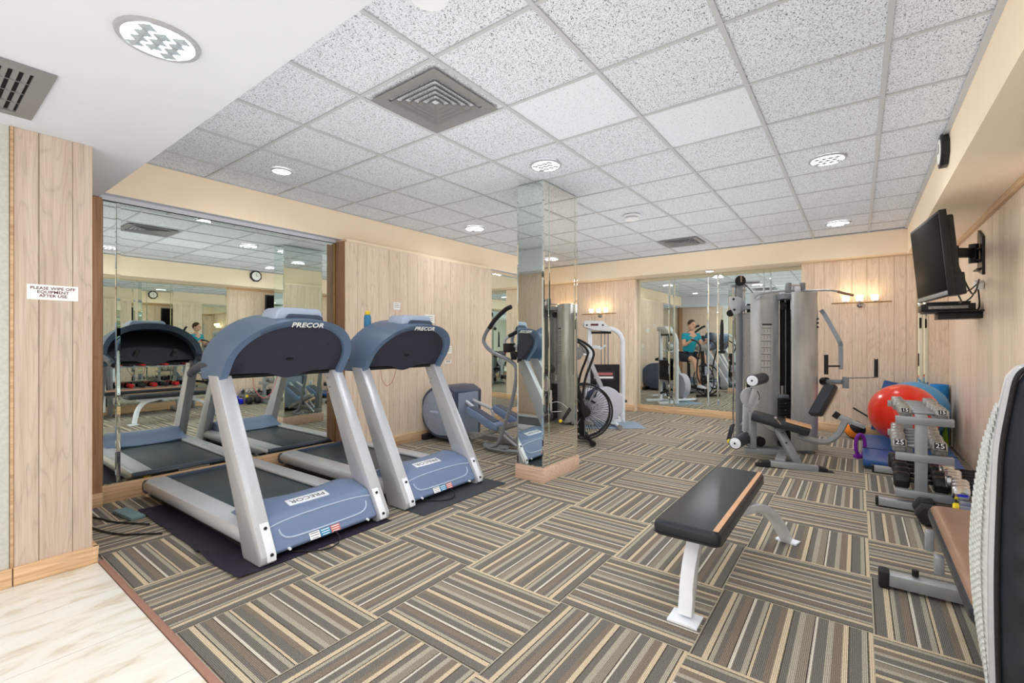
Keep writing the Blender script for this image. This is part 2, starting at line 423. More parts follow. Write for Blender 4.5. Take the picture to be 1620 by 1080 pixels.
def tag(o, label=None, cat=None, group=None, kind=None):
    if label: o['label'] = label
    if cat: o['category'] = cat
    if group: o['group'] = group
    if kind: o['kind'] = kind
    return o
def thing(name, label, cat, loc=(0, 0, 0), rotz=0.0, group=None):
    o = bpy.data.objects.new(name, None); COL.objects.link(o); o.empty_display_size = .1
    o.location = loc; o.rotation_euler = (0, 0, rotz)
    return tag(o, label, cat, group)
def struct(name, mb, mat, bevel=0): return tag(link(name, mb.mesh(name, mat, bevel)), kind='structure')
def copy_tree(o, parent=None):
    c = o.copy(); COL.objects.link(c)
    if parent: c.parent = parent
    for ch in list(o.children): copy_tree(ch, c)
    return c
def text(name, body, size, mat, parent, loc, rot, sx=1.0, depth=.0006, align='CENTER', space=1.0, bold=0.0):
    cu = bpy.data.curves.new(name, 'FONT'); cu.body = body; cu.size = size; cu.extrude = depth; cu.align_x = align; cu.align_y = 'CENTER'
    cu.space_line = space; cu.offset = bold; cu.resolution_u = 2
    tmp = bpy.data.objects.new(name, cu); COL.objects.link(tmp)
    me = bpy.data.meshes.new_from_object(tmp.evaluated_get(bpy.context.evaluated_depsgraph_get()))
    bpy.data.objects.remove(tmp)
    me.name = name; me.materials.clear(); me.materials.append(MATS[mat])
    o = link(name, me, parent, loc, rot); o.scale = (sx, 1, 1)
    return o

# ---------------------------------------------------------------- structure
# floors
fl = struct('floor', MB().bb(XL-.1, XR+.1, -3.0, 8.2, -.06, -.012), 'stone_joint')
cx_lines = [XL] + [.0535-TILE*k for k in range(7, -1, -1)] + [.0535+TILE, XR]
cy_lines = [.715+TILE*k for k in range(12)] + [7.885, YB]
cmesh = {}
for i in range(len(cx_lines)-1):
    for j in range(len(cy_lines)-1):
        x0, x1, y0, y1 = cx_lines[i], cx_lines[i+1], cy_lines[j], cy_lines[j+1]
        if x1-x0 < .02 or y1-y0 < .02: continue
        rot = ((i + j) % 2 == 0)
        # full tile frame keeps its stripe origin even when the tile is cut
        cxm = x1-TILE/2 if i == 0 else x0+TILE/2
        cym = y0+TILE/2
        ax0, ax1, ay0, ay1 = x0-cxm, x1-cxm, y0-cym, y1-cym
        g = .0003
        key = (round(ax0, 3), round(ax1, 3), round(ay0, 3), round(ay1, 3), rot)
        if key not in cmesh:
            mb = MB()
            if rot: mb.bb(ay0+g, ay1-g, -ax1+g, -ax0-g, -.012, 0)
            else: mb.bb(ax0+g, ax1-g, ay0+g, ay1-g, -.012, 0)
            cmesh[key] = mb.mesh('carpet_tile', 'carpet', smooth=False)
        o = link('carpet_tile', cmesh[key], fl, (cxm, cym, 0), (0, 0, PI/2 if rot else 0))
        if not rot and random.random() < .5 and i not in (0, len(cx_lines)-2) and j < len(cy_lines)-2: o.rotation_euler = (0, 0, PI)
# lobby tiles
for i in range(9):
    x0 = -3.50+.49*i
    if x0 > XR: break
    for j in range(-3, 1):
        y1 = .685+1.0*j; y0 = y1-1.0
        link('stone_tile', MB().bb(-.2435, min(.2435, XR-x0-.245), -.4985, .4985, -.012, 0).mesh('stone_tile', 'marble', smooth=False), fl, (x0+.245, (y0+y1)/2, 0))
struct('trim_1', MB().bb(-3.45, XR, .687, .714, -.012, .007), 'trim_brown', .003)

# ceiling: slab above, T bars and lay-in tiles
ce = struct('ceiling', MB().bb(XL, XR, .90, 8.2, CEIL+.02, CEIL+.08), 'soffit_white')
gx = [-4.56] + [GX0+GT*k for k in range(-5, 3)] + [.497]
gyl = [.92] + [GY0+GT*k for k in range(-1, 10)] + [7.62]
mb = MB()
for x in gx: mb.bb(x-.012, x+.012, .92, 7.62, CEIL-.006, CEIL+.004)
for y in gyl: mb.bb(-4.56, .497, y-.010, y+.010, CEIL-.004, CEIL+.004)
part('grid_bar', mb, 'grid_grey', ce, smooth=False)
part('edge_angle', MB().bb(.47, .500, .92, 7.62, CEIL-.012, CEIL-.0065).bb(-4.5, .497, 7.585, 7.62, CEIL-.012, CEIL-.0065), 'grid_grey', ce, smooth=False)
tmesh = {}
for i in range(len(gx)-1):
    for j in range(len(gyl)-1):
        w, d = gx[i+1]-gx[i], gyl[j+1]-gyl[j]
        if w < .03 or d < .03: continue
        plain = (i, j) in ((5, 3), (6, 4))
        key = (round(w, 3), round(d, 3), plain)
        if key not in tmesh: tmesh[key] = MB().bb(-w/2+.004, w/2-.004, -d/2+.004, d/2-.004, 0, .015).mesh('ceiling_tile', 'ceiling_tile_plain' if plain else 'ceiling_tile', smooth=False)
        link('ceiling_tile', tmesh[key], ce, ((gx[i]+gx[i+1])/2, (gyl[j]+gyl[j+1])/2, CEIL+.0015+random.random()*.002))
# lobby soffit
so = struct('ceiling_lobby', MB().bb(-4.64, XR, -3.0, .925, SOF, CEIL+.08), 'soffit_white')

def planks(parent, axis, const, a0, a1, z0, z1, widths, side, th=.014, mat='oak', brk=()):
    """vertical boards on a wall. axis 'x': wall plane X=const, boards step along Y"""
    a = a0; k = 0
    while a < a1-.01:
        w = min(widths[k % len(widths)], a1-a); k += 1
        if a1-(a+w) < .03: w = a1-a
        mb = MB()
        lo, hi = (0, th) if side > 0 else (-th, 0)
        if axis == 'x': mb.bb(lo, hi, -w/2+.0012, w/2-.0012, -(z1-z0)/2, (z1-z0)/2)
        else: mb.bb(-w/2+.0012, w/2-.0012, lo, hi, -(z1-z0)/2, (z1-z0)/2)
        loc = (const, a+w/2, (z0+z1)/2) if axis == 'x' else (a+w/2, const, (z0+z1)/2)
        link('plank', mb.mesh('plank', mat, .0015, seg=1), parent, loc)
        a += w
def mirror(parent, axis, const, a0, a1, z0, z1, side, mat='mirror', bev=.022):
    """bevelled mirror sheet: flat centre and four sloping borders, green glass edge"""
    t = .006; e = .0022; w, h = (a1-a0)/2-.0015, (z1-z0)/2-.0015
    def q(u, v, d):
        d *= side
        return (d, u, v) if axis == 'x' else (u, d, v)
    vs = [q(-w, -h, 0), q(w, -h, 0), q(w, h, 0), q(-w, h, 0),
          q(-w, -h, t-e), q(w, -h, t-e), q(w, h, t-e), q(-w, h, t-e),
          q(-w+bev, -h+bev, t), q(w-bev, -h+bev, t), q(w-bev, h-bev, t), q(-w+bev, h-bev, t)]
    fs = [(0, 1, 2, 3), (8, 9, 10, 11)] + [(4+i, 4+(i+1) % 4, 8+(i+1) % 4, 8+i) for i in range(4)] + [(i, (i+1) % 4, 4+(i+1) % 4, 4+i) for i in range(4)]
    me = MB().add(vs, fs).mesh('mirror_panel', mat, smooth=False)
    me.materials.append(MATS['mirror_edge'])
    for p in me.polygons:
        nn = p.normal
        if abs(nn.x if axis == 'x' else nn.y) < .5: p.material_index = 1
    loc = (const, (a0+a1)/2, (z0+z1)/2) if axis == 'x' else ((a0+a1)/2, const, (z0+z1)/2)
    return link('mirror_panel', me, parent, loc)
W1 = [.152, .118, .175, .14, .16, .128]

# left wall
wl = struct('wall_left', MB().bb(-4.80, -4.65, -.2, 8.2, 0, CEIL+.05), 'beige_wall')
for a0, a1 in ((.965, 2.10), (2.10, 2.925)): pass
mirror(wl, 'x', -4.648, .945, 1.035, .14, 2.336, 1, bev=.008)
mirror(wl, 'x', -4.648, 1.035, 2.925, .14, 2.336, 1)
part('mirror_header', MB().bb(-4.65, -4.641, .925, 2.925, 2.342, 2.376), 'soffit_white', wl)
part('header_gap', MB().bb(-4.65, -4.644, .94, 2.925, 2.336, 2.342), 'vent_dark', wl)
part('wood_jamb', MB().bb(-4.65, -4.60, .66, .94, 0, SOF-.004), 'oak_dark', wl, .002)
part('panel_return', MB().bb(-4.65, -4.47, 2.925, 2.955, 0, SOF-.002), 'oak_dark', wl, .002)
part('brass_strip', MB().bb(-4.643, -4.636, 2.912, 2.922, .14, SOF-.02), 'brass', wl)
part('wall_core', MB().bb(-4.65, -4.475, 2.955, 5.43, 0, 2.376), 'cream', wl)
planks(wl, 'x', -4.475, 2.93, 5.44, .10, 2.338, W1, 1)
mirror(wl, 'x', -4.648, 5.44, 5.53, .14, SOF-.012, 1, bev=.01)
mirror(wl, 'x', -4.648, 5.53, 7.93, .14, SOF-.012, 1)
part('beam', MB().bb(-4.65, -4.56, .925, 8.06, 2.379, CEIL+.02), 'cream', wl)
part('beam_underside', MB().bb(-4.65, -4.561, .925, 8.06, 2.376, 2.379), 'soffit_white', wl)
struct('baseboard_left', MB().bb(-4.65, -4.635, .945, 2.925, 0, .135).bb(-4.475, -4.445, 2.925, 5.45, 0, .115).bb(-4.65, -4.635, 5.45, 7.93, 0, .135).bb(-4.65, -4.58, .70, .94, 0, .10), 'oak_h', .003)

# entrance partition on the left: boarded end and papered strip
wp = struct('wall_partition', MB().bb(-4.65, -3.472, -.2, .655, 0, SOF), 'beige_wall')
for (y0, y1) in ((.36, .452), (.452, .583), (.583, .662)):
    link('plank', MB().bb(0, .014, -(y1-y0)/2+.001, (y1-y0)/2-.001, -1.13, 1.13).mesh('plank', 'oak_pale', .0015, seg=1), wp, (-3.472, (y0+y1)/2, 1.22))
part('side_board', MB().bb(-4.60, -3.460, .655, .664, .09, SOF), 'oak', wp, .001)
part('edge_bead', MB().bb(-3.472, -3.452, .348, .360, .09, SOF), 'oak_h', wp, .002)
w2 = struct('wall_lobby', MB().bb(-3.60, -3.462, -3.0, .345, 0, SOF), 'wallpaper')
struct('baseboard_lobby', MB().bb(-3.462, -3.440, -3.0, .354, 0, .095).bb(-3.462, -3.440, .358, .686, 0, .095).bb(-3.95, -3.44, .664, .686, 0, .095), 'oak_h', .003)
# lobby enclosure behind the camera
wb = struct('wall_lobby_back', MB().bb(-3.6, XR, -3.15, -3.0, 0, SOF), 'beige_wall')
planks(wb, 'y', -3.0, -3.45, -1.9, 0, SOF, [.3], 1)
planks(wb, 'y', -3.0, -.4, XR, 0, SOF, [.3], 1)
d1 = struct('door_1', MB().bb(-1.75, -.75, -3.0, -2.96, 0, 2.08), 'steel_grey', .004)
part('door_handle', MB().cyl((-.85, -2.93, .9), (-.85, -2.93, 1.25), .012), 'chrome', d1)

# right wall
wr = struct('wall_right', MB().bb(XR+.014, XR+.15, -3.0, 8.2, 0, CEIL+.05), 'beige_wall')
planks(wr, 'x', XR+.014, 4.02, 7.84, 0, SOF-.004, [.19, .155, .17, .21], -1)
mirror(wr, 'x', XR+.014, 1.0, 2.5, .14, SOF-.012, -1)
mirror(wr, 'x', XR+.014, 2.5, 4.0, .14, SOF-.012, -1)
planks(wr, 'x', XR+.014, -3.0, .98, 0, SOF-.004, [.3], -1)
part('beam', MB().bb(.50, XR+.014, .925, 7.62, SOF, CEIL+.02), 'cream', wr)
part('beam_shade_strip', MB().bb(XR-.03, XR+.013, 4.02, 7.84, SOF-.045, SOF-.001), 'oak_h', wr, .001)  # tan strip standing in for the beam's shadow line on the boards
struct('baseboard_right', MB().bb(XR-.006, XR+.014, 1.0, 4.02, 0, .135), 'oak_h', .003)

# back wall
bk = struct('wall_back', MB().bb(XL, XR+.15, YB+.01, 8.2, 0, CEIL+.05), 'beige_wall')
part('beam', MB().bb(-4.5, .50, 7.62, YB+.01, 2.375, CEIL+.02), 'cream', bk)
part('beam', MB().bb(.50, XR+.014, 7.62, YB+.01, 2.375, CEIL+.02), 'cream', bk)
part('wall_core', MB().bb(-4.65, -3.21, 7.944, YB+.01, 0, 2.375), 'beige_wall', bk)
planks(bk, 'y', 7.944, -4.63, -3.215, .10, 2.36, W1, -1)
part('panel_return', MB().bb(-3.215, -3.19, 7.93, YB+.01, 0, 2.36), 'oak', bk, .002)
part('wall_core', MB().bb(-.63, XR+.014, 7.80, YB+.01, 0, 2.375), 'beige_wall', bk)
planks(bk, 'y', 7.80, -.645, .60, .10, 2.355, W1, -1)
planks(bk, 'y', 7.80, .715, XR, .0, 2.355, [.19], -1)
mirror(bk, 'y', 7.80, .612, .663, .0, 2.36, -1, bev=.012); mirror(bk, 'y', 7.80, .665, .712, .0, 2.36, -1, bev=.012)
xs = [-3.19, -2.62, -2.54, -1.98, -1.83, -1.16, -1.07, -.645]
for a0, a1 in zip(xs, xs[1:]): mirror(bk, 'y', YB+.008, a0, a1, .115, 2.372, -1, bev=.012 if a1-a0 < .3 else .016)
struct('baseboard_back', MB().bb(-3.19, -.645, YB-.012, YB+.008, 0, .115).bb(-4.62, -3.21, 7.905, 7.93, 0, .115).bb(-.64, .60, 7.762, 7.786, 0, .115), 'oak_hx', .003)

# mirrored column
col = thing('mirrored_column', 'square column faced in bevelled mirror sheets on a low wooden plinth', 'column', (-2.365, 3.75, 0))
X0, X1, Y0, Y1 = -.145, .148, -.325, .292
part('plinth', MB().bb(X0-.012, X1+.012, Y0-.012, Y1+.012, 0, .125), 'oak_red', col, .002)
part('core', MB().bb(X0+.012, X1-.012, Y0+.012, Y1-.012, .12, CEIL-.005), 'mirror_edge', col)
for (ax, c, a0, a1, sd, mt) in (('y', Y0+.006, X0, X1, -1, 'mirror'), ('y', Y1-.006, X0, X1, 1, 'mirror'), ('x', X0+.006, Y0, Y1, -1, 'mirror')):
    mirror(col, ax, c, a0+.001, a1-.001, .125, CEIL-.006, sd, mt, bev=.014)
mirror(col, 'x', X1-.006, Y0+.001, Y0+.09, .125, CEIL-.006, 1, 'mirror_warm', bev=.010)
mirror(col, 'x', X1-.006, Y0+.092, Y1-.055, .125, CEIL-.006, 1, 'mirror_warm', bev=.010)
mirror(col, 'x', X1-.006, Y1-.053, Y1-.001, .125, CEIL-.006, 1, 'mirror_warm', bev=.010)

# ---------------------------------------------------------------- ceiling fittings
for (x, y, z, r, lb, s) in DOWN:
    zz = z-.006 if z == CEIL else z
    if abs(x+1.89) < .01: zz = 2.375
    l = thing('recessed_light', lb, 'ceiling light', (x, y, zz), 0)
    part('trim_ring', MB().lathe([(r*.86, -.002), (r*.88, -.010), (r, -.010), (r*1.03, 0), (r*.86, 0)]), 'grey_ring', l)
    part('diffuser', MB().lathe([(.001, -.012), (r*.6, -.011), (r*.87, -.004), (r*.87, 0)]), 'lamp_glow', l)
    if r > .1:
        k = 0
        for (a, b) in ((-.45, -.35), (-.15, -.35), (.15, -.35), (.45, -.35), (-.3, -.02), (0, -.02), (.3, -.02), (-.45, .32), (-.15, .32), (.15, .32), (.45, .32)):
            w = r*.25
            mbb = MB().add([(a*r*1.2-w, b*r*1.2, -.0125), (a*r*1.2, b*r*1.2-w, -.0125), (a*r*1.2+w, b*r*1.2, -.0125), (a*r*1.2, b*r*1.2+w, -.0125), (a*r*1.2, b*r*1.2, -.018)], [(0, 1, 4), (1, 2, 4), (2, 3, 4), (3, 0, 4), (3, 2, 1, 0)])
            part('lens_cell', mbb, 'lens_grey', l, smooth=False)
def vent(loc, label, size=.53):
    v = thing('air_vent', label, 'vent', loc)
    h = size/2
    fr = MB()
    def ring(o, i, z0, z1):
        vs = []
        for (hh, zz) in ((o, z0), (i, z1)):
            vs += [(-hh, -hh, zz), (hh, -hh, zz), (hh, hh, zz), (-hh, hh, zz)]
        vs += [(x_, y_, z_+.003) for (x_, y_, z_) in vs]
        fs = []
        for k in range(4):
            n = (k+1) % 4
            fs += [(k, n, 4+n, 4+k), (8+k, 12+k, 12+n, 8+n), (k, 8+k, 8+n, n), (4+k, 4+n, 12+n, 12+k)]
        return vs, fs
    part('frame', MB().add(*ring(h, h*.74, -.012, -.004)), 'grey_vent', v, smooth=False)
    for q in range(5):
        o_ = h*(.70-.135*q); i_ = max(o_-h*.088, .002)
        part('louvre', MB().add(*ring(o_, i_, -.014, .012)), 'grey_vent', v, smooth=False)
    part('duct', MB().bb(-h*.74, h*.74, -h*.74, h*.74, .016, .019), 'vent_dark', v, smooth=False)
    return v
vent((-2.02, 1.935, CEIL-.006), 'large square grey ceiling vent with stepped pyramid louvres above the treadmills')
vent((-2.02, 6.76, CEIL-.006), 'small looking square grey ceiling vent near the back beam')
v = thing('air_vent', 'grey slatted square vent in the white soffit at the top left', 'vent', (-2.955, .09, SOF))
part('frame', MB().bb(-.305, .305, .25, .31, -.012, 0).bb(-.305, .305, -.31, -.25, -.012, 0).bb(-.305, -.25, -.25, .25, -.012, 0).bb(.25, .305, -.25, .25, -.012, 0), 'grey_vent', v, smooth=False)
for k in range(16): part('slat', MB().box((0, -.233+.031*k, -.006), (.5, .017, .002), (-.35, 0, 0)), 'grey_vent', v, smooth=False)
for k in range(3): part('cross_bar', MB().bb(-.13+.13*k-.001, -.13+.13*k+.001, -.25, .25, -.010, -.006), 'grey_vent', v, smooth=False)
part('duct', MB().bb(-.25, .25, -.25, .25, -.002, -.0005), 'vent_dark', v)
sd = thing('smoke_detector', 'round white smoke detector on the ceiling right of the mirrored column', 'smoke detector', (-2.05, 5.0, CEIL-.004))
part('base', MB().lathe([(.095, 0), (.095, -.012), (.075, -.02), (.07, -.02)]), 'white_plastic', sd)
part('sensor_cap', MB().lathe([(.055, -.02), (.055, -.032), (.078, -.034), (.078, -.050), (.05, -.058), (.001, -.058)]), 'white_plastic', sd)
sd2 = copy_tree(sd); p = onZ(685, -20, CEIL); sd2.location = (p.x, p.y-.02, CEIL-.004); sd2['label'] = 'pale round detector at the top edge of the picture above the big vent'

def sconce(xs, z, wy, x0, x1, label):
    s = thing('wall_sconce', label, 'wall lamp', ((x0+x1)/2, wy, z))
    c = (x0+x1)/2
    part('bar', MB().bb(x0-c, x1-c, -.075, -.065, -.008, .008), 'brass', s, .002)
    part('wall_plate', MB().lathe([(.045, 0), (.045, -.012), (.03, -.02)], (0, 0, -.02), (0, 1, 0)).cyl((0, -.02, -.02), (0, -.07, -.003), .01), 'chrome', s)
    for k, xx in enumerate(xs):
        f = part('lamp_cup', MB().cyl((xx-c, -.07, .004), (xx-c, -.07, .02), .02), 'chrome', s)
        part('glass_shade', MB().lathe([(.028, .02), (.04, .03), (.043, .095), (.038, .098), (.001, .098)], (xx-c, -.07, 0)), 'sconce_glow', s)
        l = bpy.data.lights.new('sconce_lamp', 'POINT'); l.energy = 0.55; l.color = (1, .74, .42); l.shadow_soft_size = .05
        o = bpy.data.objects.new('sconce_lamp', l); COL.objects.link(o); o.parent = s; o.location = (xx-c, -.13, .15)
sconce((-4.02, -3.87, -3.72), 1.765, 7.93, -4.22, -3.52, 'wall lamp with three glass shades on the back wall left of the mirrors')
sconce((-.13, .02, .18), 1.77, 7.786, -.29, .355, 'wall lamp with three glass shades on the back wall beside the multi gym')
# ---------------------------------------------------------------- treadmills
def arch_pt(t, top, half=.43, base=1.0, k=2.35):
    """t in 0..1 from the left foot over the top to the right foot: returns y, z"""
    zs = base+.11
    if t < .1: return -half, base+(zs-base)*t/.1
    if t > .9: return half, base+(zs-base)*(1-t)/.1
    a = PI*(1-(t-.1)/.8); c, s = math.cos(a), math.sin(a)
    y = half*math.copysign(abs(c)**(2/k), c); z = zs+(top-zs)*abs(s)**(2/1.9)
    return y, z
def xf(z): return -.54+(z-1.0)*.74
def make_treadmill(label):
    T = thing('treadmill', label, 'treadmill')
    # deck
    for sg, nm in ((-1, 'side_rail'), (1, 'side_rail')):
        prof = [(.285, .150), (.292, .158), (.40, .158), (.425, .150), (.438, .125), (.436, .085), (.42, .062), (.39, .056), (.30, .060), (.285, .10)]
        part(nm, MB().prism([(sg*a, b) for a, b in prof], -1.86, -.16, 'yz'), 'silver_paint', T, .004)
    part('belt', MB().prism([(-1.86, .118), (-1.83, .137), (-.34, .137), (-.34, .10), (-1.86, .10)], -.284, .284, 'xz'), 'belt_black', T, .003)
    part('belt_edge', MB().bb(-1.84, -.40, -.286, -.276, .136, .140).bb(-1.84, -.40, .276, .286, .136, .140), 'black_plastic', T)
    part('underframe', MB().bb(-1.84, -.15, -.40, .40, .030, .072).bb(-.5, -.1, -.40, .40, .02, .12), 'black_rubber', T, .004)
    ec = part('rear_cap', MB().prism([(-1.925, .075), (-1.92, .12), (-1.88, .150), (-1.84, .156), (-1.84, .05), (-1.90, .05)], -.43, .43, 'xz'), 'pod_dark', T, .008)
    part('sticker', MB().bb(-1.927, -1.921, -.12, .12, .085, .108), 'white_print', ec)
    for s_ in (-1, 1): part('corner_mark', MB().bb(-1.927, -1.921, s_*.34-.025, s_*.34+.025, .088, .103), 'yellow', ec)
    for s_ in (-1, 1):
        part('foot', MB().cyl((-1.70, s_*.34, 0), (-1.70, s_*.34, .04), .03, 14).cyl((-.09, s_*.34, 0), (-.09, s_*.34, .04), .03, 14), 'black_rubber', T)
    # uprights
    for s_ in (-1, 1):
        y0, y1 = (s_*.352, s_*.440)
        up = part('upright', MB().prism([(-.20, 0), (-.01, 0), (.004, .014), (.010, .05), (-.545, 1.03), (-.675, 1.03), (-.45, .56), (-.30, .25), (-.215, .02)], min(y0, y1), max(y0, y1), 'xz'), 'silver_paint', T, .007)
        pl = part('foot_plate', MB().prism([(.008, .02), (.016, .02), (.012, .055), (-.078, .212), (-.088, .212), (.0, .055)], s_*.358, s_*.408, 'xz'), 'white_metal', up, .002)
        for zz, xx in ((.055, .012), (.185, -.062)):
            part('screw', MB().cyl((xx-.004, s_*.383, zz-.002), (xx+.006, s_*.383, zz+.004), .009, 10), 'iron_black', up)
        for zz, xx in ((.97, -.60), (.90, -.57), (.86, -.585)):
            part('screw', MB().cyl((xx, s_*.350, zz), (xx, s_*.345, zz), .007, 10), 'chrome', up)
    # motor hood
    prof = [(-.60, .150), (-.50, .178), (-.41, .225), (-.34, .250), (-.28, .254), (-.14, .222), (-.112, .208), (-.100, .190), (-.016, .052), (-.025, .032), (-.30, .032), (-.30, .10), (-.58, .10)]
    rings = []
    for y in [-.352, -.33, -.27, -.2, -.1, 0, .1, .2, .27, .33, .352]:
        e = 1-.02*(abs(y)/.352)**6
        rings.append([(x_, y, (z_*e+(.016 if x_ < -.2 else .004)*math.exp(-((abs(y)-.26)/.07)**2) if z_ > .12 else z_)) for x_, z_ in prof])
    h = part('motor_hood', MB().loft(rings), 'hood_blue', T, .006, angle=50)
    def hf(z): return -.016-(z-.052)/.138*.084+.001
    rel = [(.172, -.348), (.184, -.25), (.190, -.1), (.190, .1), (.184, .25), (.172, .348)]
    part('relief_line', MB().tube([(hf(a)+.0, b, a) for a, b in rel], .005, 6, smooth=4), 'pod_light', h)
    rel = [(.150, -.30), (.118, -.29), (.096, -.25), (.090, -.15), (.090, .15), (.096, .25), (.118, .29), (.150, .30)]
    part('relief_line', MB().tube([(hf(a), b, a) for a, b in rel], .006, 6, smooth=5), 'pod_light', h)
    # raised name plate lying on the sloping top of the hood
    sl = -math.atan2(.032, .14)
    pc = Vector((-.205, -.045, .2385))
    R = Euler((0, -sl, 0)).to_matrix()
    part('name_plate', MB().box(pc, (.07, .27, .008), R), 'white_metal', h, .002)
    text('lettering', 'PRECOR', .05, 'dark_print', h, pc+R @ Vector((0, 0, .0045)), (Matrix.Rotation(-sl, 3, 'Y') @ Matrix.Rotation(-PI/2, 3, 'Z')).to_euler(), 1.25, .0003)
    for (y_, w_, mt) in ((-.105, .066, 'white_print'), (-.034, .066, 'blue_print'), (.035, .064, 'red_print')):
        zc = .064
        st = part('warning_sticker', MB().box((hf(zc)+.0015, y_, zc), (.0015, w_, .042), (0, -.547, 0)), mt, h)
        for q, (dz, ww, hh) in enumerate(((.012, .055, .007), (0, .055, .006), (-.012, .045, .006))):
            part('print_line', MB().box((hf(zc+dz)+.0027, y_, zc+dz), (.0006, ww, hh*.6), (0, -.547, 0)), {'white_print': 'dark_print', 'blue_print': 'white_print', 'red_print': 'paper'}[mt], st)
    for s_ in (-1, 1): part('screw', MB().cyl((-.03, s_*.27, .045), (.0, s_*.27, .045), .008, 10), 'white_metal', h)
    # arch shell
    n = 44; rg = []
    for i in range(n+1):
        t = i/n
        y, z = arch_pt(t, 1.40); yi, zi = arch_pt(t, 1.345, .380)
        zi = min(zi, z-.0)
        up_ = max(0, (z-1.08)/.30)
        fo = (xf(z)+.005, y, z-.015*up_); fi = (xf(zi)-.005, yi, zi)
        ro = (-.80+.10*up_-.02*math.sin(PI*min(1, (z-1)/.3)), y*.995, z+.035*up_); ri = (-.78+.10*up_, yi, zi+.03*up_)
        mid = ((fo[0]+ro[0])/2, y*1.012, (fo[2]+ro[2])/2+.012)
        rg.append([fo, mid, ro, ri, fi])
    a = part('console_arch', MB().loft(rg), 'arch_blue', T, 0, angle=48)
    text('lettering', 'PRECOR', .052, 'white_print', a, (xf(1.355)+.007, 0, 1.350), (Matrix.Rotation(math.atan(.74), 3, 'Y') @ Matrix.Rotation(PI/2, 3, 'Z') @ Matrix.Rotation(PI/2, 3, 'X')).to_euler(), 1.15, .0012, bold=.0008)
    # dark underside panel
    rg = []
    for i in range(25):
        y = -.381+.762*i/24
        best = max((arch_pt(j/200, 1.345, .386) for j in range(201)), key=lambda q: -abs(q[0]-y))
        zt = best[1]; zb = 1.035-.045*math.exp(-((y-.02)/.10)**2)-.0*y
        zt = max(zt, zb+.03)
        dx = .012+.035*math.sin(PI*i/24)
        rg.append([(xf(zb)-.035, y, zb), (xf((zb+zt)/2)-.02-dx, y, (zb+zt)/2), (xf(zt)-.03, y, zt), (xf(zt)-.17, y, zt+.02), (xf(zb)-.19, y, zb+.01)])
    pn = part('console_panel', MB().loft(rg), 'console_dark', T, 0, angle=60)
    for (yy, zz) in ((-.24, 1.24), (.24, 1.24), (0, 1.13)):
        part('socket', MB().box((xf(zz)-.030-.04*math.cos(yy*3), yy, zz), (.03, .045 if yy == 0 else .02, .014), (0, .6, 0)), 'black_plastic', pn)
    part('stop_bar', MB().cyl((-.60, -.37, 1.022), (-.60, .37, 1.022), .018, 14), 'black_plastic', T)
    # display pod
    pod = part('display_pod', MB().prism([(-.175, 1.385), (-.155, 1.445), (-.13, 1.468), (.13, 1.468), (.155, 1.445), (.165, 1.385)], -.56, -.36, 'yz'), 'pod_light', T, .014, seg=3)
    part('pod_base', MB().prism([(-.115, 1.383), (-.105, 1.405), (-.085, 1.425), (.12, 1.425), (.145, 1.41), (.15, 1.383)], -.37, -.335, 'yz'), 'pod_dark', pod, .006)
    # hand rails towards the runner
    for s_ in (-1, 1):
        part('hand_rail', MB().tube([(-.70, s_*.40, 1.09), (-.84, s_*.40, 1.085), (-1.00, s_*.395, 1.05), (-1.08, s_*.39, 1.02)], [.034, .034, .030, .024], 12, smooth=4), 'pod_dark', T)
        part('sensor_grip', MB().cyl((-.74, s_*.16, 1.10), (-.86, s_*.16, 1.15), .022, 12), 'black_plastic', T)
    part('safety_cord', MB().tube([(-.60, -.20, 1.02), (-.62, -.18, .93), (-.63, -.13, .865), (-.63, -.10, .86), (-.62, -.06, .90), (-.60, -.03, 1.02)], .0025, 6, smooth=6), 'red_print', T)
    part('power_cord', MB().tube([(-.04, .02, .05), (.03, .02, .04), (.09, -.02, .014), (.09, -.10, .006), (.03, -.17, .006), (-.05, -.24, .006)], .0045, 8, smooth=6), 'black_plastic', T)
    return T
tm = make_treadmill('blue and silver treadmill nearest the entrance pillar with a curled mat under it')
tm.location = (-2.63, 1.637, .006); tm.rotation_euler = (0, 0, math.radians(1.2))
t2 = copy_tree(tm)
t2.location = (-2.66, 2.685, .006); t2.rotation_euler = (0, 0, 0)
t2['label'] = 'blue and silver treadmill farther from the entrance, before the boarded left wall'
for o in (tm, t2): o['group'] = 'treadmills along the left wall'

m1 = MB()
g = []
for i in range(26):
    x = -4.25+1.65*i/25
    lift = .045*math.exp(-((x+3.02)/.07)**2)+.012*abs(math.sin(x*9))
    row = []
    for j in range(9):
        y = 1.07+1.0*j/8
        row.append((x, y+(-.03*math.exp(-((x+3.0)/.12)**2) if j == 0 else 0), .001+lift*max(0, 1-j*.9)))
    g.append(row)
vs = [p for r in g for p in r]; n1 = len(vs); vs += [(a, b, c+.004) for a, b, c in vs]
fs = []
for i in range(25):
    for j in range(8):
        q = (i*9+j, (i+1)*9+j, (i+1)*9+j+1, i*9+j+1); fs.append(q); fs.append(tuple(k+n1 for k in q))
for i in range(25): fs.append((i*9, (i+1)*9, (i+1)*9+n1, i*9+n1)); fs.append((i*9+8, (i+1)*9+8, (i+1)*9+8+n1, i*9+8+n1))
for j in range(8): fs.append((j, j+1, j+1+n1, j+n1)); fs.append((25*9+j, 25*9+j+1, 25*9+j+1+n1, 25*9+j+n1))
m = link('equipment_mat', MB().add(vs, fs).mesh('equipment_mat', 'mat_purple', angle=60)); tag(m, 'dark purple rubber mat with a curled edge under the nearer treadmill', 'mat')
m = link('equipment_mat', MB().bb(-4.35, -2.48, 2.262, 3.22, .001, .006).mesh('equipment_mat', 'mat_grey', .002)); tag(m, 'flat dark grey rubber mat under the farther treadmill', 'mat')
p = onZ(222, 784, .02)
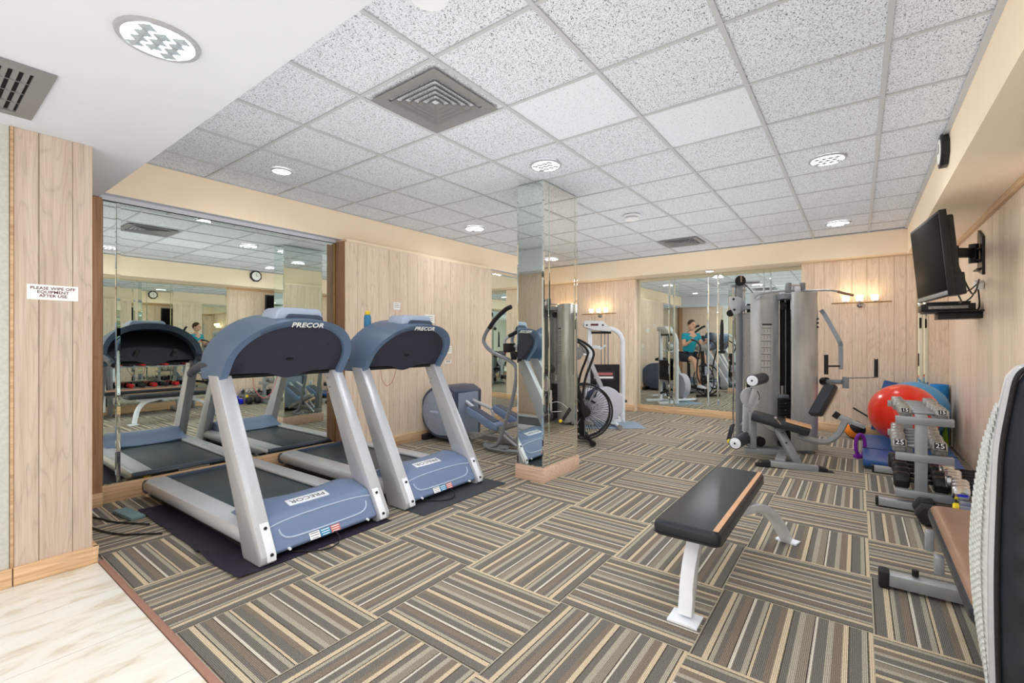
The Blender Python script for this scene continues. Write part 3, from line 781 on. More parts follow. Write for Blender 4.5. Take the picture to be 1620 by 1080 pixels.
m = link('power_adapter', MB().box((-4.18, 1.0, .014), (.30, .085, .026), (0, 0, .12)).mesh('power_adapter', 'adapter_teal', .006)); tag(m, 'flat grey green power strip on the carpet behind the nearer treadmill', 'power strip')
m = link('power_cable', MB().tube([(-4.60, .80, .05), (-4.45, .80, .012), (-4.25, .86, .008), (-4.1, .90, .008), (-3.95, .98, .008), (-3.85, 1.03, .010)], .006, 8, smooth=6).tube([(-4.60, .76, .04), (-4.40, .76, .012), (-4.05, .79, .008), (-3.80, .87, .008), (-3.68, .97, .008), (-3.6, 1.03, .010)], .006, 8, smooth=6).mesh('power_cable', 'black_plastic')); tag(m, 'pair of black cables running from the wall jamb under the nearer treadmill', 'cable')

# spray bottle on the far treadmill console
b = thing('spray_can', 'blue and orange spray can standing on the farther treadmill console', 'spray can', (-3.40, 2.45, 1.33))
part('can', MB().lathe([(.001, 0), (.028, 0), (.03, .01), (.03, .13), (.024, .15), (.012, .155)]), 'blue_print', b)
part('label_band', MB().lathe([(.0305, .012), (.0305, .045)]), 'ball_orange', b)
part('cap', MB().lathe([(.022, .152), (.022, .178), (.016, .184), (.001, .184)]), 'yellow', b)
t = link('console_tray', MB().bb(-3.47, -3.33, 2.39, 2.51, 1.305, 1.329).mesh('console_tray', 'black_plastic', .006)); t.parent = t2; t.location = (2.66, -2.685, -.006)

# ---------------------------------------------------------------- camera-yawed frames for the machines that stand askew
class Frame:
    """a machine frame turned by YAW; pt(x, y, d) puts a picture point at depth d in the frame"""
    def __init__(s, name, label, cat, xr, d, group=None):
        s.xr, s.d = xr, d
        s.o = thing(name, label, cat, (-SY*d+CY*xr, CY*d+SY*xr, 0), YAW, group)
    def pt(s, x, y, d): return Vector(((x-810)/FPX*d-s.xr, d-s.d, HC-(y-540)/FPX*d))

# ---------------------------------------------------------------- flat bench
B = thing('flat_bench', 'flat bench with a black pad and curved white legs on the open carpet', 'bench', (-.60, 2.6, 0))
def rbox(x0, x1, y0, y1, z0, z1, r, seg=6):
    P = []
    for cx, cyy, a0 in ((x1-r, y1-r, 0), (x0+r, y1-r, 90), (x0+r, y0+r, 180), (x1-r, y0+r, 270)):
        for k in range(seg+1):
            a = math.radians(a0+90*k/seg); P.append((cx+r*math.cos(a), cyy+r*math.sin(a)))
    e = min(.02, (z1-z0)*.35)
    def inset(d): return [((px-(x0+x1)/2)*(1-2*d/(x1-x0))+(x0+x1)/2, (py-(y0+y1)/2)*(1-2*d/(y1-y0))+(y0+y1)/2) for px, py in P]
    rings = []
    for d, z in ((e, z0), (e*.3, z0+e*.3), (0, z0+e), (0, z1-e), (e*.3, z1-e*.3), (e, z1)):
        rings.append([(a, b, z) for a, b in inset(d)])
    return MB().loft(rings)
pd = part('pad', rbox(-.138, .145, -.565, .575, .385, .452, .03), 'vinyl_black', B, 0, angle=60)
part('worn_edge', MB().prism([(-.54, .4522), (-.54, .4535), (.56, .4535), (.56, .4522)], .112, .134, 'yz'), 'vinyl_tan', pd)
part('seam', MB().tube([(-.139, -.545, .40), (-.12, -.5665, .40), (.13, -.5665, .40), (.1465, -.545, .40), (.1465, .55, .40)], .0022, 6), 'black_rubber', pd)
pd.children[0].location = (0, 0, 0)
part('frame_beam', MB().bb(-.035, .035, -.42, .36, .345, .386), 'white_metal', B, .004)
def legplate(pts, w, th):
    rings = []
    pts = catmull([Vector(p) for p in pts], 5)
    for i, p in enumerate(pts):
        d = (pts[min(i+1, len(pts)-1)]-pts[max(i-1, 0)]).normalized()
        x = Vector((0, 0, 1)).cross(d) if abs(d.z) < .98 else Vector((1, 0, 0)); x.normalize(); u = x.cross(d).normalized()
        rings.append([p+x*w/2+u*th/2, p-x*w/2+u*th/2, p-x*w/2-u*th/2, p+x*w/2-u*th/2])
    return MB().loft(rings)
l1 = part('leg', legplate([(-.005, -.20, .365), (-.008, -.33, .33), (-.014, -.42, .22), (-.02, -.465, .02)], .062, .05), 'white_metal', B, .004)
part('foot_plate', MB().bb(-.085, .045, -.53, -.42, 0, .012), 'white_metal', l1, .002)
l2 = part('leg', legplate([(.03, -.10, .362), (.10, .10, .352), (.155, .36, .30), (.20, .58, .18), (.245, .73, .015)], .058, .045), 'white_metal', B, .004)
part('foot_plate', MB().box((.25, .745, .006), (.12, .07, .012), (0, 0, -.25)), 'white_metal', l2, .002)

# ---------------------------------------------------------------- dumbbell rack
R_ = thing('dumbbell_rack', 'grey three tier dumbbell rack near the boarded right wall', 'rack', (.37, 5.05, 0))
for yy, zt in ((-.56, .715), (.56, .705)):
    part('post', MB().bb(-.035, .035, yy-.025, yy+.025, .03, zt), 'gunmetal', R_, .003)
    f = part('foot_bar', MB().bb(-.245, .16, yy-.03, yy+.03, .012, .068), 'gunmetal', R_, .004)
    part('end_cap', MB().bb(-.262, -.245, yy-.032, yy+.032, .010, .07).bb(.16, .175, yy-.032, yy+.032, .01, .07), 'black_plastic', f, .003)
tiers = (.655, .385, .115)
for z in tiers:
    for yy in (-.56, .56):
        part('arm', MB().bb(-.145, .175, yy-.035, yy+.012, z-.012, z+.042), 'gunmetal', R_, .003)
    for xx in (-.085, .105): part('shelf_rail', MB().bb(xx-.022, xx+.022, -.53, .56, z+.012, z+.030), 'gunmetal', R_, .002)
def hexhead(L, r, xs):
    prof = [(r*math.cos(k*PI/3), r*math.sin(k*PI/3)) for k in range(6)]
    rings = []
    for x, s in ((xs-L/2, .8), (xs-L/2+L*.12, 1), (xs+L/2-L*.12, 1), (xs+L/2, .8)): rings.append([(x, a*s, b*s) for a, b in prof])
    return MB().loft(rings)
dbmesh = {}
def dumbbell(x, y, z, r, span, headL, hm, label, num=None, group=None, rz=0, hmat2='iron_black', name='dumbbell'):
    D_ = thing(name, label, 'dumbbell', (x, y, z), rz, group)
    key = (r, span, headL, hm, hmat2)
    if key not in dbmesh:
        dbmesh[key] = [hexhead(headL, r, -span/2+headL/2).mesh('head', hm, .003), hexhead(headL, r, span/2-headL/2).mesh('head', hm, .003),
                       MB().lathe([(.011, -span/2+headL), (.014, -.06), (.017, -.02), (.017, .02), (.014, .06), (.011, span/2-headL)], (0, 0, 0), (1, 0, 0), 14).mesh('handle', hmat2)]
    for k, mm in enumerate(dbmesh[key]):
        o = link('handle' if k == 2 else 'head', mm, D_)
        if num and k < 2:
            s_ = -1 if k == 0 else 1
            xx = s_*(span/2-headL/2)
            part('number_plate', MB().box((xx, -.75*r-.001, .433*r+.0006), (r*1.1, r*.85, .001), (PI/3, 0, 0)), 'iron_black', o)
            text('weight_number', num, r*.95, 'white_print', o, (xx, -.75*r-.002, .433*r+.0012), (PI/3, 0, 0), 1.0, .0006)
    return D_
ordn = ['first', 'second', 'third', 'fourth', 'fifth', 'sixth', 'seventh', 'eighth', 'ninth']
rows = ((0, 'top', (.038, .041, .042, .044, .046, .048), .28, .075, ('worn_iron',)*6, '15'),
        (1, 'middle', (.056, .057, .058, .060, .061, .062), .31, .085, ('worn_iron',)*6, '25'),
        (2, 'bottom', (.064, .066, .068, .068, .070), .32, .095, ('iron_black',)*5, None))
for ti, nm, rs, span, hl, hms, num in rows:
    y = 5.05-.515
    zt = tiers[ti]+.030
    for k, r in enumerate(rs):
        y += r
        dumbbell(.38+random.uniform(-.014, .014), y, zt+r*.866, r, span, hl, hms[k], '%s hex dumbbell from the front on the %s shelf of the grey rack' % (ordn[k], nm), num if k == 0 else None, 'hex dumbbells on the %s shelf' % nm, 0, 'iron_black' if ti == 2 else 'gunmetal')
        y += r+(.05, .035, .035)[ti]
dumbbell(.385, 4.28, .075, .074, .26, .10, 'iron_black', 'big black hex dumbbell standing on the carpet before the rack', None, None, PI/2)

# chrome dumbbells on their low rack
CR = thing('low_dumbbell_rack', 'low steel rack with a yellow end cap between the big rack and the right wall', 'rack', (.70, 4.62, 0))
part('front_bar', MB().bb(-.16, -.11, -.42, .42, .17, .20).bb(.10, .15, -.42, .42, .17, .20), 'gunmetal', CR, .003)
for yy in (-.40, .40):
    part('cross_bar', MB().bb(-.17, .17, yy-.02, yy+.02, .13, .17), 'gunmetal', CR, .003)
    part('leg', MB().bb(-.16, -.12, yy-.02, yy+.02, 0, .13).bb(.12, .16, yy-.02, yy+.02, 0, .13), 'gunmetal', CR, .003)
part('end_cap', MB().lathe([(.028, 0), (.03, .02), (.02, .028), (.001, .03)], (-.165, -.40, .15), (-1, 0, 0)), 'yellow', CR)
for k in range(8):
    dumbbell(.685+.012*(k % 3-1), 4.62-.37+.102*k, .20+.044, .050, .34, .09, 'chrome', '%s chrome dumbbell from the front on the low rack by the right wall' % ordn[k], None, 'chrome dumbbells on the low rack', 0, 'black_rubber')
for (y_, z_, lb) in ((4.05, .12, 'bright blue soft ankle weight in front of the low chrome dumbbell rack'), (4.14, .05, 'bright blue ankle weight on the carpet under the low rack')):
    w = thing('ankle_weight', lb, 'ankle weight', (.66, y_, 0), .15)
    part('pouch', rbox(-.13, .13, -.04, .04, z_-.048, z_+.055, .03), 'blue_bright', w, 0, angle=60)
    part('strap', MB().bb(-.012, .012, -.043, .043, z_-.046, z_+.057), 'white_print', w, .002)

# ---------------------------------------------------------------- exercise balls, mats, rolls
o = thing('exercise_ball', 'big glossy red exercise ball behind the dumbbell rack', 'ball', (.40, 6.62, .15))
part('shell', MB().ball((0, 0, .315), .315, 40, 28), 'ball_red', o, angle=180)
mbq = MB()
for k in range(-7, 8):
    a = k*.055; rr = .3165*math.cos(a); zz = .315+.3165*math.sin(a)
o = thing('exercise_ball', 'pale blue exercise ball behind the red one', 'ball', (.53, 7.26, .11))
part('shell', MB().ball((0, 0, .33), .33, 40, 28), 'ball_blue', o, angle=180)
M_ = thing('folding_mat', 'thick blue vinyl gym mat lying under the red exercise ball', 'mat', (.38, 6.2, 0))
part('cushion', MB().prism([(-.50, .03), (-.50, .095), (.35, .13), (.85, .13), (.85, .03)], -.34, .40, 'yz'), 'mat_blue', M_, .012)
part('base_pad', MB().bb(-.33, .39, -.48, .84, .0, .03), 'mat_grey', M_, .004)
part('seam', MB().tube([(-.34, .0, .118), (.40, .0, .118)], .003, 6), 'bracket_black', M_)
M2 = thing('folding_mat', 'blue gym mat leaning on the back wall behind the exercise balls', 'mat', (.44, 7.3, 0))
part('cushion', MB().bar((-.09, .335, .06), (.05, .43, .70), .44, .05, (0, -1, .1)), 'mat_blue', M2, .012)
for (x_, y_, h_, r_, lb) in ((.80, 7.67, .725, .088, 'tall hollow blue foam roll standing in the back right corner'),):
    q = thing('foam_roll', lb, 'foam roll', (x_, y_, 0))
    part('roll', MB().lathe([(r_*.55, .01), (r_*.97, 0), (r_, .01), (r_, h_-.01), (r_*.95, h_), (r_*.6, h_), (r_*.55, h_-.05)]), 'roll_blue', q)
q = thing('foam_block', 'small lime green foam wedge between the blue ball and the blue roll', 'foam block', (.83, 7.45, 0))
part('wedge', MB().prism([(-.03, 0), (.03, 0), (.0, .43)], -.05, .05, 'xz'), 'green_bright', q, .008)
mbb = thing('medicine_ball', 'orange and dark medicine ball on the floor against the back wall', 'medicine ball', (-.03, 7.42, 0))
part('dark_half', MB().ball((0, 0, .115), .115, 28, 18), 'iron_black', mbb, angle=180)
part('orange_panel', MB().lathe([(.1165*math.cos(a), .1165*math.sin(a)) for a in [-.35, -.2, 0, .2, .5]], (0, 0, .115), (.5, -.6, .6)), 'ball_orange', mbb)
# purple ring
pr = Frame('step_handle_ring', 'purple plastic ring grip standing on the carpet beside the blue mat', 'ring', (1360-810)/FPX*4.95, 4.95)
c = pr.pt(1361, 704, 4.95)
pts = [(c.x+.05*math.cos(a)*(1.0), 0, c.z+.115*math.sin(a)) for a in [2*PI*k/24 for k in range(24)]]
part('ring', MB().tube(pts, .018, 10, closed=True), 'purple', pr.o)
part('foot', MB().bb(-.05, .05, -.03, .03, 0, max(.02, c.z-.10)), 'purple', pr.o, .004)
rd = link('black_bar', MB().tube([onY(1394, 671, 7.56), onY(1350, 645, 7.74)], .012, 8).mesh('black_bar', 'black_rubber')); tag(rd, 'black rod leaning on the back wall above the medicine ball', 'rod')

# ---------------------------------------------------------------- bench with the tall backrest, front right
A = thing('adjustable_bench', 'adjustable bench with a brown topped seat and tall padded backrest at the right edge', 'bench', (.43, 2.45, 0))
s_ = part('seat_pad', rbox(-.15, .16, -.50, .58, .40, .46, .035), 'vinyl_brown', A, 0, angle=60)  # brown top over the black seat sides
part('seat_side', rbox(-.158, .168, -.508, .588, .385, .446, .04), 'vinyl_black', s_, 0, angle=60)
part('main_beam', MB().bb(-.025, .035, -.85, .55, .33, .385), 'steel_grey', A, .003)
f1 = part('foot_bar', MB().bb(-.31, .33, .55, .62, .015, .075), 'gunmetal', A, .004)
part('end_cap', MB().bb(-.345, -.30, .545, .625, .0, .085), 'black_rubber', f1, .01)
part('leg_post', MB().bb(-.02, .04, .545, .60, .06, .345), 'gunmetal', A, .003)
part('hinge_block', MB().bb(-.175, -.145, .12, .17, .29, .36), 'gunmetal', A, .003)
part('hinge_block', MB().bb(-.175, -.145, .44, .49, .27, .36), 'gunmetal', A, .003)
part('lock_knob', MB().cyl((-.20, .60, .08), (-.20, .60, .11), .014, 12), 'black_plastic', A)
part('leg_post', MB().bb(-.02, .04, -.83, -.77, .06, .345), 'gunmetal', A, .003)
part('foot_bar', MB().bb(-.10, .33, -.84, -.76, .0, .06), 'gunmetal', A, .004)
# backrest: built in the yawed frame round depth 1.25
cx_, dd = 1.40, 1.30
wx, wy = -SY*dd+CY*cx_, CY*dd+SY*cx_
inv = Matrix.Rotation(YAW, 3, 'Z')
TH = math.atan2(1.345, 1.30)
def bl(u, w, z):      # u across the line of sight, w along it
    u = (u+.055)/1.40
    v = inv @ Vector((-.055+u*math.cos(TH)+w*math.sin(TH), -u*math.sin(TH)+w*math.cos(TH), 0)); return (wx+v.x-.43, wy+v.y-2.45, z)
prof = [(.12, -.050), (.28, -.055), (.45, -.060), (.62, -.061), (.82, -.055), (.96, -.047), (1.08, -.026), (1.15, -.010), (1.178, .015), (1.19, .05)]
rings = []
for z, u in prof:
    rings.append([bl(u, -.02, z), bl(u, .03, z), bl(.34, .03, z), bl(.34, -.02, z)])
part('backrest_frame', MB().loft(rings), 'silver_paint', A, .008)
rings = []
for z, u in prof:
    k = .050*math.sin(PI*min(1, max(0, (z-.22)/.86)))
    rings.append([bl(u+.004, .028, z), bl(u-.002-k*.55, .05, z), bl(u-k, .10, z), bl(u+.01-k*.6, .15, z), bl(u+.06, .18, z), bl(.30, .18, z), bl(.30, .03, z)])
sh = part('back_cushion', MB().loft(rings), 'mesh_white', A, 0, angle=60)
# woven links covering the cushion face
lk = MB(); nz = 50
for i in range(nz):
    z = .14+.93*i/nz
    for j in range(5):
        zz = z+(.01 if j % 2 else 0)
        ui = [p for p in prof if p[0] <= zz][-1]; un = [p for p in prof if p[0] > zz][0]
        t_ = (zz-ui[0])/(un[0]-ui[0]); u0 = ui[1]*(1-t_)+un[1]*t_
        k = .050*math.sin(PI*min(1, max(0, (zz-.22)/.86)))
        f_ = (j+.5)/5
        uu = u0-.003-k*(.3+.7*f_); w_ = .034+.066*f_
        a_ = Vector(bl(uu-.001, w_-.007, zz-.004)); b_ = Vector(bl(uu-.002, w_+.006, zz+.005))
        lk.bar(a_, b_, .005, .011)
wv = part('woven_face', lk, 'mesh_white', A, 0); wv['kind'] = 'stuff'
rings = []
nb = 40
for i in range(nb+1):
    z = .13+1.035*i/nb
    ui = [p for p in prof if p[0] <= z][-1]; un = [p for p in prof if p[0] > z][:1] or [prof[-1]]; un = un[0]
    t_ = (z-ui[0])/max(1e-6, (un[0]-ui[0])); u0 = ui[1]*(1-t_)+un[1]*t_
    wr_ = .020*abs(math.sin(z*21+math.sin(z*9)))**3
    rings.append([bl(u0+.030, -.018, z), bl(u0+.050, -.034-wr_*.3, z), bl(u0+.09, -.052-wr_, z), bl(u0+.18, -.065-wr_*1.2, z), bl(.33, -.065, z), bl(.33, -.02, z)])
part('back_pad', MB().loft(rings), 'vinyl_black', A, 0, angle=80)
part('piping', MB().tube([bl(u+.026, -.022, z) for z, u in prof], .006, 8, smooth=4), 'black_rubber', A)
part('back_support', MB().bar((0.005, -.80, .36), bl(.12, .06, .20), .05, .05), 'gunmetal', A, .003)
# ---------------------------------------------------------------- multi gym
G = Frame('multi_gym', 'grey multi gym with curved steel shrouds, weight stack and a leg extension seat', 'exercise machine', 3.15, 5.35)
g = G.pt; go = G.o
def shroud(xa, xb, d, ztop, nose, sgn):
    """curved cover: outline in plan, front face at depth d"""
    ua = (xa-810)/FPX*d-G.xr; ub = (xb-810)/FPX*d-G.xr
    w = ub-ua; P = []
    f = d-G.d
    if sgn > 0:
        P = [(ua, f+.012), (ua+.02, f), (ua+w*.25, f-.012), (ub-w*.42, f-.010)]
        for k in range(7):
            a = -PI/2+PI/2*k/6; P.append((ub-w*.36+w*.36*math.cos(a), f+.17+.175*math.sin(a)))
        P += [(ub+.02, f+.34), (ub+.03, f+.50)]
        Q = [(x-.02 if y > f+.1 else x, y+.02) for x, y in P]; Q[0] = (ua+.006, f+.03)
    else:
        P = [(ub, f+.012), (ub-.015, f), (ub-w*.3, f-.012)]
        for k in range(7):
            a = -PI/2-PI/2*k/6; P.append((ua+w*.40+w*.40*math.cos(a), f+.07+.075*math.sin(a)))
        P += [(ua+.10, f+.22), (ua+.26, f+.44)]
        Q = [(x+.02 if y > f+.06 else x, y+.02) for x, y in P]; Q[0] = (ub-.006, f+.03)
    return MB().prism(P+Q[::-1], .045, ztop, 'xy')
part('shroud', shroud(1253, 1304, 5.10, 1.80, 0, 1), 'shroud', go, .004)
part('shroud', shroud(1192, 1234, 5.32, 1.815, 0, -1), 'shroud', go, .004)
part('top_plate', MB().prism([(-.20, .0), (-.10, -.02), (.24, -.22), (.28, -.10), (.29, .22), (.0, .38)], 1.755, 1.775, 'xy'), 'steel_grey', go)
part('base_frame', MB().prism([(-.30, .0), (-.10, -.02), (.20, -.22), (.28, -.10), (.29, .22), (-.1, .38)], 0, .045, 'xy'), 'steel_grey', go, .004)
# stack
xl = g(1235, 540, 5.25).x; xr_ = g(1253, 540, 5.25).x; xm = (xl+xr_)/2
part('stack_back', MB().bb(xl-.02, xr_+.14, .16, .18, .05, 1.76), 'iron_black', go)
part('cross_head', MB().bb(xl-.015, xr_+.015, -.19, .02, 1.73, 1.79), 'steel_grey', go, .003)
for dx in (-.035, .035): part('guide_rod', MB().cyl((xm+dx, -.02, .06), (xm+dx, -.02, 1.74), .009, 10), 'chrome', go)
part('stack_cable', MB().cyl((xm, -.03, .66), (xm, -.03, 1.70), .004, 8), 'black_plastic', go)
part('pulley', MB().lathe([(.001, -.012), (.045, -.012), (.035, 0), (.045, .012), (.001, .012)], (xm, -.04, 1.66), (1, 0, 0)), 'iron_black', go)
pm = None
for k in range(14):
    z = .07+.038*k
    pl = MB().bb(xm-.062, xm+.062, -.085, .06, 0, .034)
    if pm is None: pm = pl.mesh('weight_plate', 'iron_black', .003)
    w = link('weight_plate', pm, go, (0, 0, z))
    if k % 2 == 0: part('plate_hole', MB().cyl((xm, -.0855, .017), (xm, -.087, .017), .007, 8), 'iron_grey', w)
part('selector_pin', MB().cyl((xm, -.09, .36), (xm, -.13, .36), .018, 12), 'vinyl_tan', go)
part('stack_cap', MB().bb(xm-.05, xm+.05, -.07, .05, .602, .64), 'steel_grey', go, .004)
part('stack_stem', MB().cyl((xm, -.02, .64), (xm, -.02, .74), .014, 10), 'chrome', go)
# exercise chart on the left shroud
fy = 5.32-G.d-.0145
ch = MB(); cw = MB()
xa = g(1204, 540, 5.31).x; xb = g(1222, 540, 5.31).x
cpart = part('exercise_chart', MB().bb(xa, xb, fy-.001, fy+.01, .86, 1.46), 'shroud', go)
part('chart_title', MB().bb(xa+.01, xb-.01, fy-.0025, fy-.001, 1.435, 1.455), 'dark_print', cpart)
for k in range(7):
    z = 1.40-.075*k
    part('chart_line', MB().bb(xa+.005, xb-.02, fy-.0025, fy-.001, z, z+.006), 'dark_print', cpart)
    for q in range(3):
        x_ = xa+.03+.035*q
        part('chart_figure', MB().tube([(x_, fy-.003, z-.045), (x_+.008, fy-.003, z-.03), (x_, fy-.003, z-.016), (x_+.010, fy-.003, z-.010)], .0016, 4), 'dark_print', cpart)
for k, zz in enumerate((1.50, 1.455, 1.41)):
    part('shroud_bolt', MB().cyl((g(1290, 540, 5.15).x, -.233, zz), (g(1290, 540, 5.15).x, -.245, zz), .010, 10), 'iron_black', go)
# column with pulley
cxm = g(1169.5, 540, 5.75).x; cdm = .40
part('cable_column', MB().bb(cxm-.03, cxm+.03, cdm-.035, cdm+.035, .03, 1.96), 'steel_grey', go, .004)
for dx in (-.075, .065): part('guide_rod', MB().cyl((cxm+dx, cdm, .06), (cxm+dx, cdm, 1.93), .010, 10), 'chrome', go)
part('top_wheel', MB().lathe([(.001, -.012), (.062, -.012), (.05, 0), (.062, .012), (.001, .012)], (cxm-.01, cdm-.05, 2.00), (0, 1, 0)), 'iron_black', go)
part('wheel_plate', MB().box((cxm-.01, cdm-.066, 2.02), (.02, .006, .08)), 'chrome', go)
part('column_cap', MB().bb(cxm-.10, cxm+.09, cdm-.03, cdm+.03, 1.93, 1.955), 'steel_grey', go, .003)
part('bridge', MB().bar((cxm, cdm, 1.66), (-.28, .12, 1.66), .05, .045).bar((cxm+.02, cdm-.01, 1.98), (cxm+.24, cdm-.02, 1.985), .03, .02), 'steel_grey', go, .003)
part('column_foot', MB().bar((cxm, cdm, .04), (-.30, .1, .04), .07, .05), 'steel_grey', go, .004)
part('cable', MB().tube([g(1172, 445, 5.70), g(1184, 455, 5.6), g(1197, 470, 5.45)], .005, 6).tube([(cxm-.068, cdm-.05, 2.0), (cxm-.069, cdm-.05, 1.7)], .004, 6), 'black_plastic', go)
car = part('pulley_carriage', MB().prism([(cxm-.16, 1.70), (cxm-.16, 1.80), (cxm-.05, 1.80), (cxm+.0, 1.78), (cxm-.02, 1.60), (cxm-.10, 1.58)], cdm-.075, cdm-.055, 'xz').bb(cxm-.06, cxm+.05, cdm-.055, cdm+.05, 1.62, 1.76), 'silver_paint', go, .003)
for a, b_ in ((-.11, 1.77), (-.10, 1.64)): part('pulley', MB().cyl((cxm+a, cdm-.078, b_), (cxm+a, cdm-.085, b_), .014, 12), 'iron_black', car)
part('rope_pulley', MB().lathe([(.001, -.012), (.042, -.012), (.034, 0), (.042, .012), (.001, .012)], (cxm-.125, cdm-.03, 1.60), (0, 1, 0)), 'iron_black', car)
hx = g(1143.5, 540, 5.7).x
hb = part('carabiner', MB().tube([(hx, cdm-.03, 1.585), (hx+.01, cdm-.03, 1.56), (hx, cdm-.03, 1.53), (hx-.01, cdm-.03, 1.56)], .005, 6, closed=True), 'chrome', go)
part('rope_grip', MB().tube([(hx, cdm-.03, 1.52), (hx-.002, cdm-.03, 1.45), (hx-.004, cdm-.03, 1.18), (hx-.004, cdm-.03, 1.13)], [.012, .020, .022, .022], 12).lathe([(.001, 0), (.04, .004), (.04, .03), (.02, .04)], (hx-.004, cdm-.03, 1.10)), 'black_rubber', go)
part('rear_rail', MB().bb(cxm+.115, cxm+.15, cdm+.02, cdm+.05, .1, 1.72), 'iron_black', go, .003)
part('rear_cover', MB().bb(g(1183, 540, 5.55).x, g(1193, 540, 5.55).x, .14, .32, .75, 1.60), 'iron_grey', go, .008)
# lat bar and its holders
for x0 in (1247, 1269): part('bar_holder', MB().bb(g(x0-3, 0, 5.2).x, g(x0+3, 0, 5.2).x, -.18, -.12, 1.80, 1.91), 'steel_grey', go, .004)
part('holder_rod', MB().cyl((g(1247, 0, 5.2).x, -.15, 1.88), (g(1269, 0, 5.2).x, -.15, 1.88), .016, 12), 'chrome', go)
part('pulley_guard', MB().bb(g(1255, 0, 5.2).x, g(1264, 0, 5.2).x, -.19, -.11, 1.80, 1.87), 'white_plastic', go, .01)
lb = part('lat_bar', MB().tube([g(1193, 472, 5.25), g(1200, 466, 5.24), g(1222, 462, 5.22), g(1245, 460, 5.2), g(1275, 460, 5.16), g(1310, 459, 5.1), g(1325, 461, 5.08), g(1336, 464, 5.06)], .010, 10, smooth=4), 'gunmetal', go)
part('bar_grip', MB().tube([g(1325, 461, 5.08), g(1336, 464, 5.06), g(1350, 467, 5.04)], .014, 10), 'vinyl_brown', lb)
# press arm on the right
arm = part('press_arm', MB().tube([g(1300, 492, 5.2), g(1306, 500, 5.15), g(1327, 538, 5.05), g(1330, 548, 5.05), g(1330, 584, 5.05)], .030, 4, smooth=3), 'steel_grey', go)
part('arm_grip', MB().cyl(g(1307, 561, 5.0), g(1307, 592, 5.0), .020, 14), 'black_rubber', arm)
part('grip_stem', MB().cyl(g(1307, 579, 5.0), g(1328, 579, 5.04), .010, 10), 'iron_black', arm)
# row arm, cable and hanging handle
ra = part('row_arm', MB().cyl(g(1300, 603, 5.2), g(1333, 604, 4.95), .026, 16), 'steel_grey', go)
part('arm_collar', MB().cyl(g(1302, 603, 5.18), g(1308, 603, 5.12), .045, 16), 'iron_black', ra)
part('end_block', MB().bar(g(1338, 596, 4.93), g(1338, 614, 4.93), .05, .04, (1, 0, 0)), 'steel_grey', ra, .004)
part('row_cable', MB().tube([g(1341, 598, 4.92), g(1380, 597, 4.85), g(1388, 597, 4.85)], .004, 6), 'iron_black', go)
part('row_handle', MB().cyl(g(1386, 568, 4.85), g(1386, 596, 4.85), .018, 14), 'black_rubber', go)
part('row_stirrup', MB().tube([g(1389, 566, 4.85), g(1389, 597, 4.85)], .003, 6).tube([g(1383, 566, 4.85), g(1383, 597, 4.85)], .003, 6), 'chrome', go)
# seat
sa, sb = g(1190, 656, 4.88), g(1280, 681, 4.62)
def padbar(a, b, w, th, up, e=.02):
    a = Vector(a); b = Vector(b); d = (b-a).normalized(); x = d.cross(Vector(up)).normalized(); u = x.cross(d).normalized()
    L = (b-a).length; rings = []
    for t, s_ in ((0, .86), (.012, .95), (.035, 1), (1-.035, 1), (1-.012, .95), (1, .86)):
        p = a+d*L*t; P = []
        for (qx, qz) in ((-.5, -.3), (-.5, .3), (-.46, .5), (.46, .5), (.5, .3), (.5, -.3), (.46, -.5), (-.46, -.5)):
            P.append(p+x*qx*w*s_+u*qz*th*s_)
        rings.append(P)
    return MB().loft(rings)
seat = part('seat_pad', padbar(sa, sb, .30, .075, (0, 0, 1)), 'vinyl_black', go, 0, angle=50)
dv = (sb-sa)
part('worn_patch', MB().bar(sa+dv*.55+Vector((.02, -.02, .0382)), sa+dv*.985+Vector((.02, -.02, .0382)), .25, .004), 'vinyl_tan', seat, .001)
part('back_pad', padbar(g(1289, 656, 4.62), g(1315, 610, 4.72), .13, .055, (-.97, -.22, .45)), 'vinyl_black', go, 0, angle=50)
part('pad_board', padbar(g(1296, 658, 4.66), g(1321, 612, 4.76), .13, .014, (-.97, -.22, .45)), 'beige_wall', go, 0, angle=50)
# rollers and cam
rl = part('leg_roller', MB().cyl(g(1190, 602, 4.75), g(1207, 598, 5.12), .060, 22), 'vinyl_black', go)
e1 = g(1190, 602, 4.75)
dr = (g(1207, 598, 5.12)-e1).normalized()
part('roller_cap', MB().lathe([(.001, -.012), (.03, -.012), (.034, -.006), (.052, -.004), (.056, .004), (.056, .01)], e1, dr), 'white_metal', rl)
part('cap_bolt', MB().cyl(e1-dr*.012, e1-dr*.018, .010, 10), 'iron_black', rl)
e2 = g(1163, 701, 4.72); dr2 = (g(1182, 691, 5.02)-e2).normalized()
rl2 = part('ankle_roller', MB().cyl(e2, e2+dr2*.36, .062, 22), 'vinyl_black', go)
part('roller_cap', MB().lathe([(.001, -.012), (.03, -.012), (.034, -.006), (.052, -.004), (.058, .004), (.058, .01)], e2, dr2), 'white_metal', rl2)
part('cap_bolt', MB().cyl(e2-dr2*.012, e2-dr2*.018, .010, 10), 'iron_black', rl2)
cc = g(1187, 628, 4.95)
cm = part('cam_disc', MB().cyl(cc+Vector((0, -.008, 0)), cc+Vector((0, .008, 0)), .105, 40), 'silver_paint', go)
tm_ = MB()
for a in [-.3+.14*k for k in range(14)]: tm_.cyl(cc+Vector((.094*math.cos(a), -.010, .094*math.sin(a))), cc+Vector((.094*math.cos(a), -.0085, .094*math.sin(a))), .006, 8)
part('cam_teeth', tm_, 'iron_black', cm)
part('swing_plate', MB().bar(g(1194, 615, 4.9), g(1187, 640, 4.9), .05, .012, (0, 1, 0)).bar(g(1181, 640, 5.0), g(1180, 682, 5.0), .07, .03, (0, 1, 0)), 'silver_paint', go, .003)
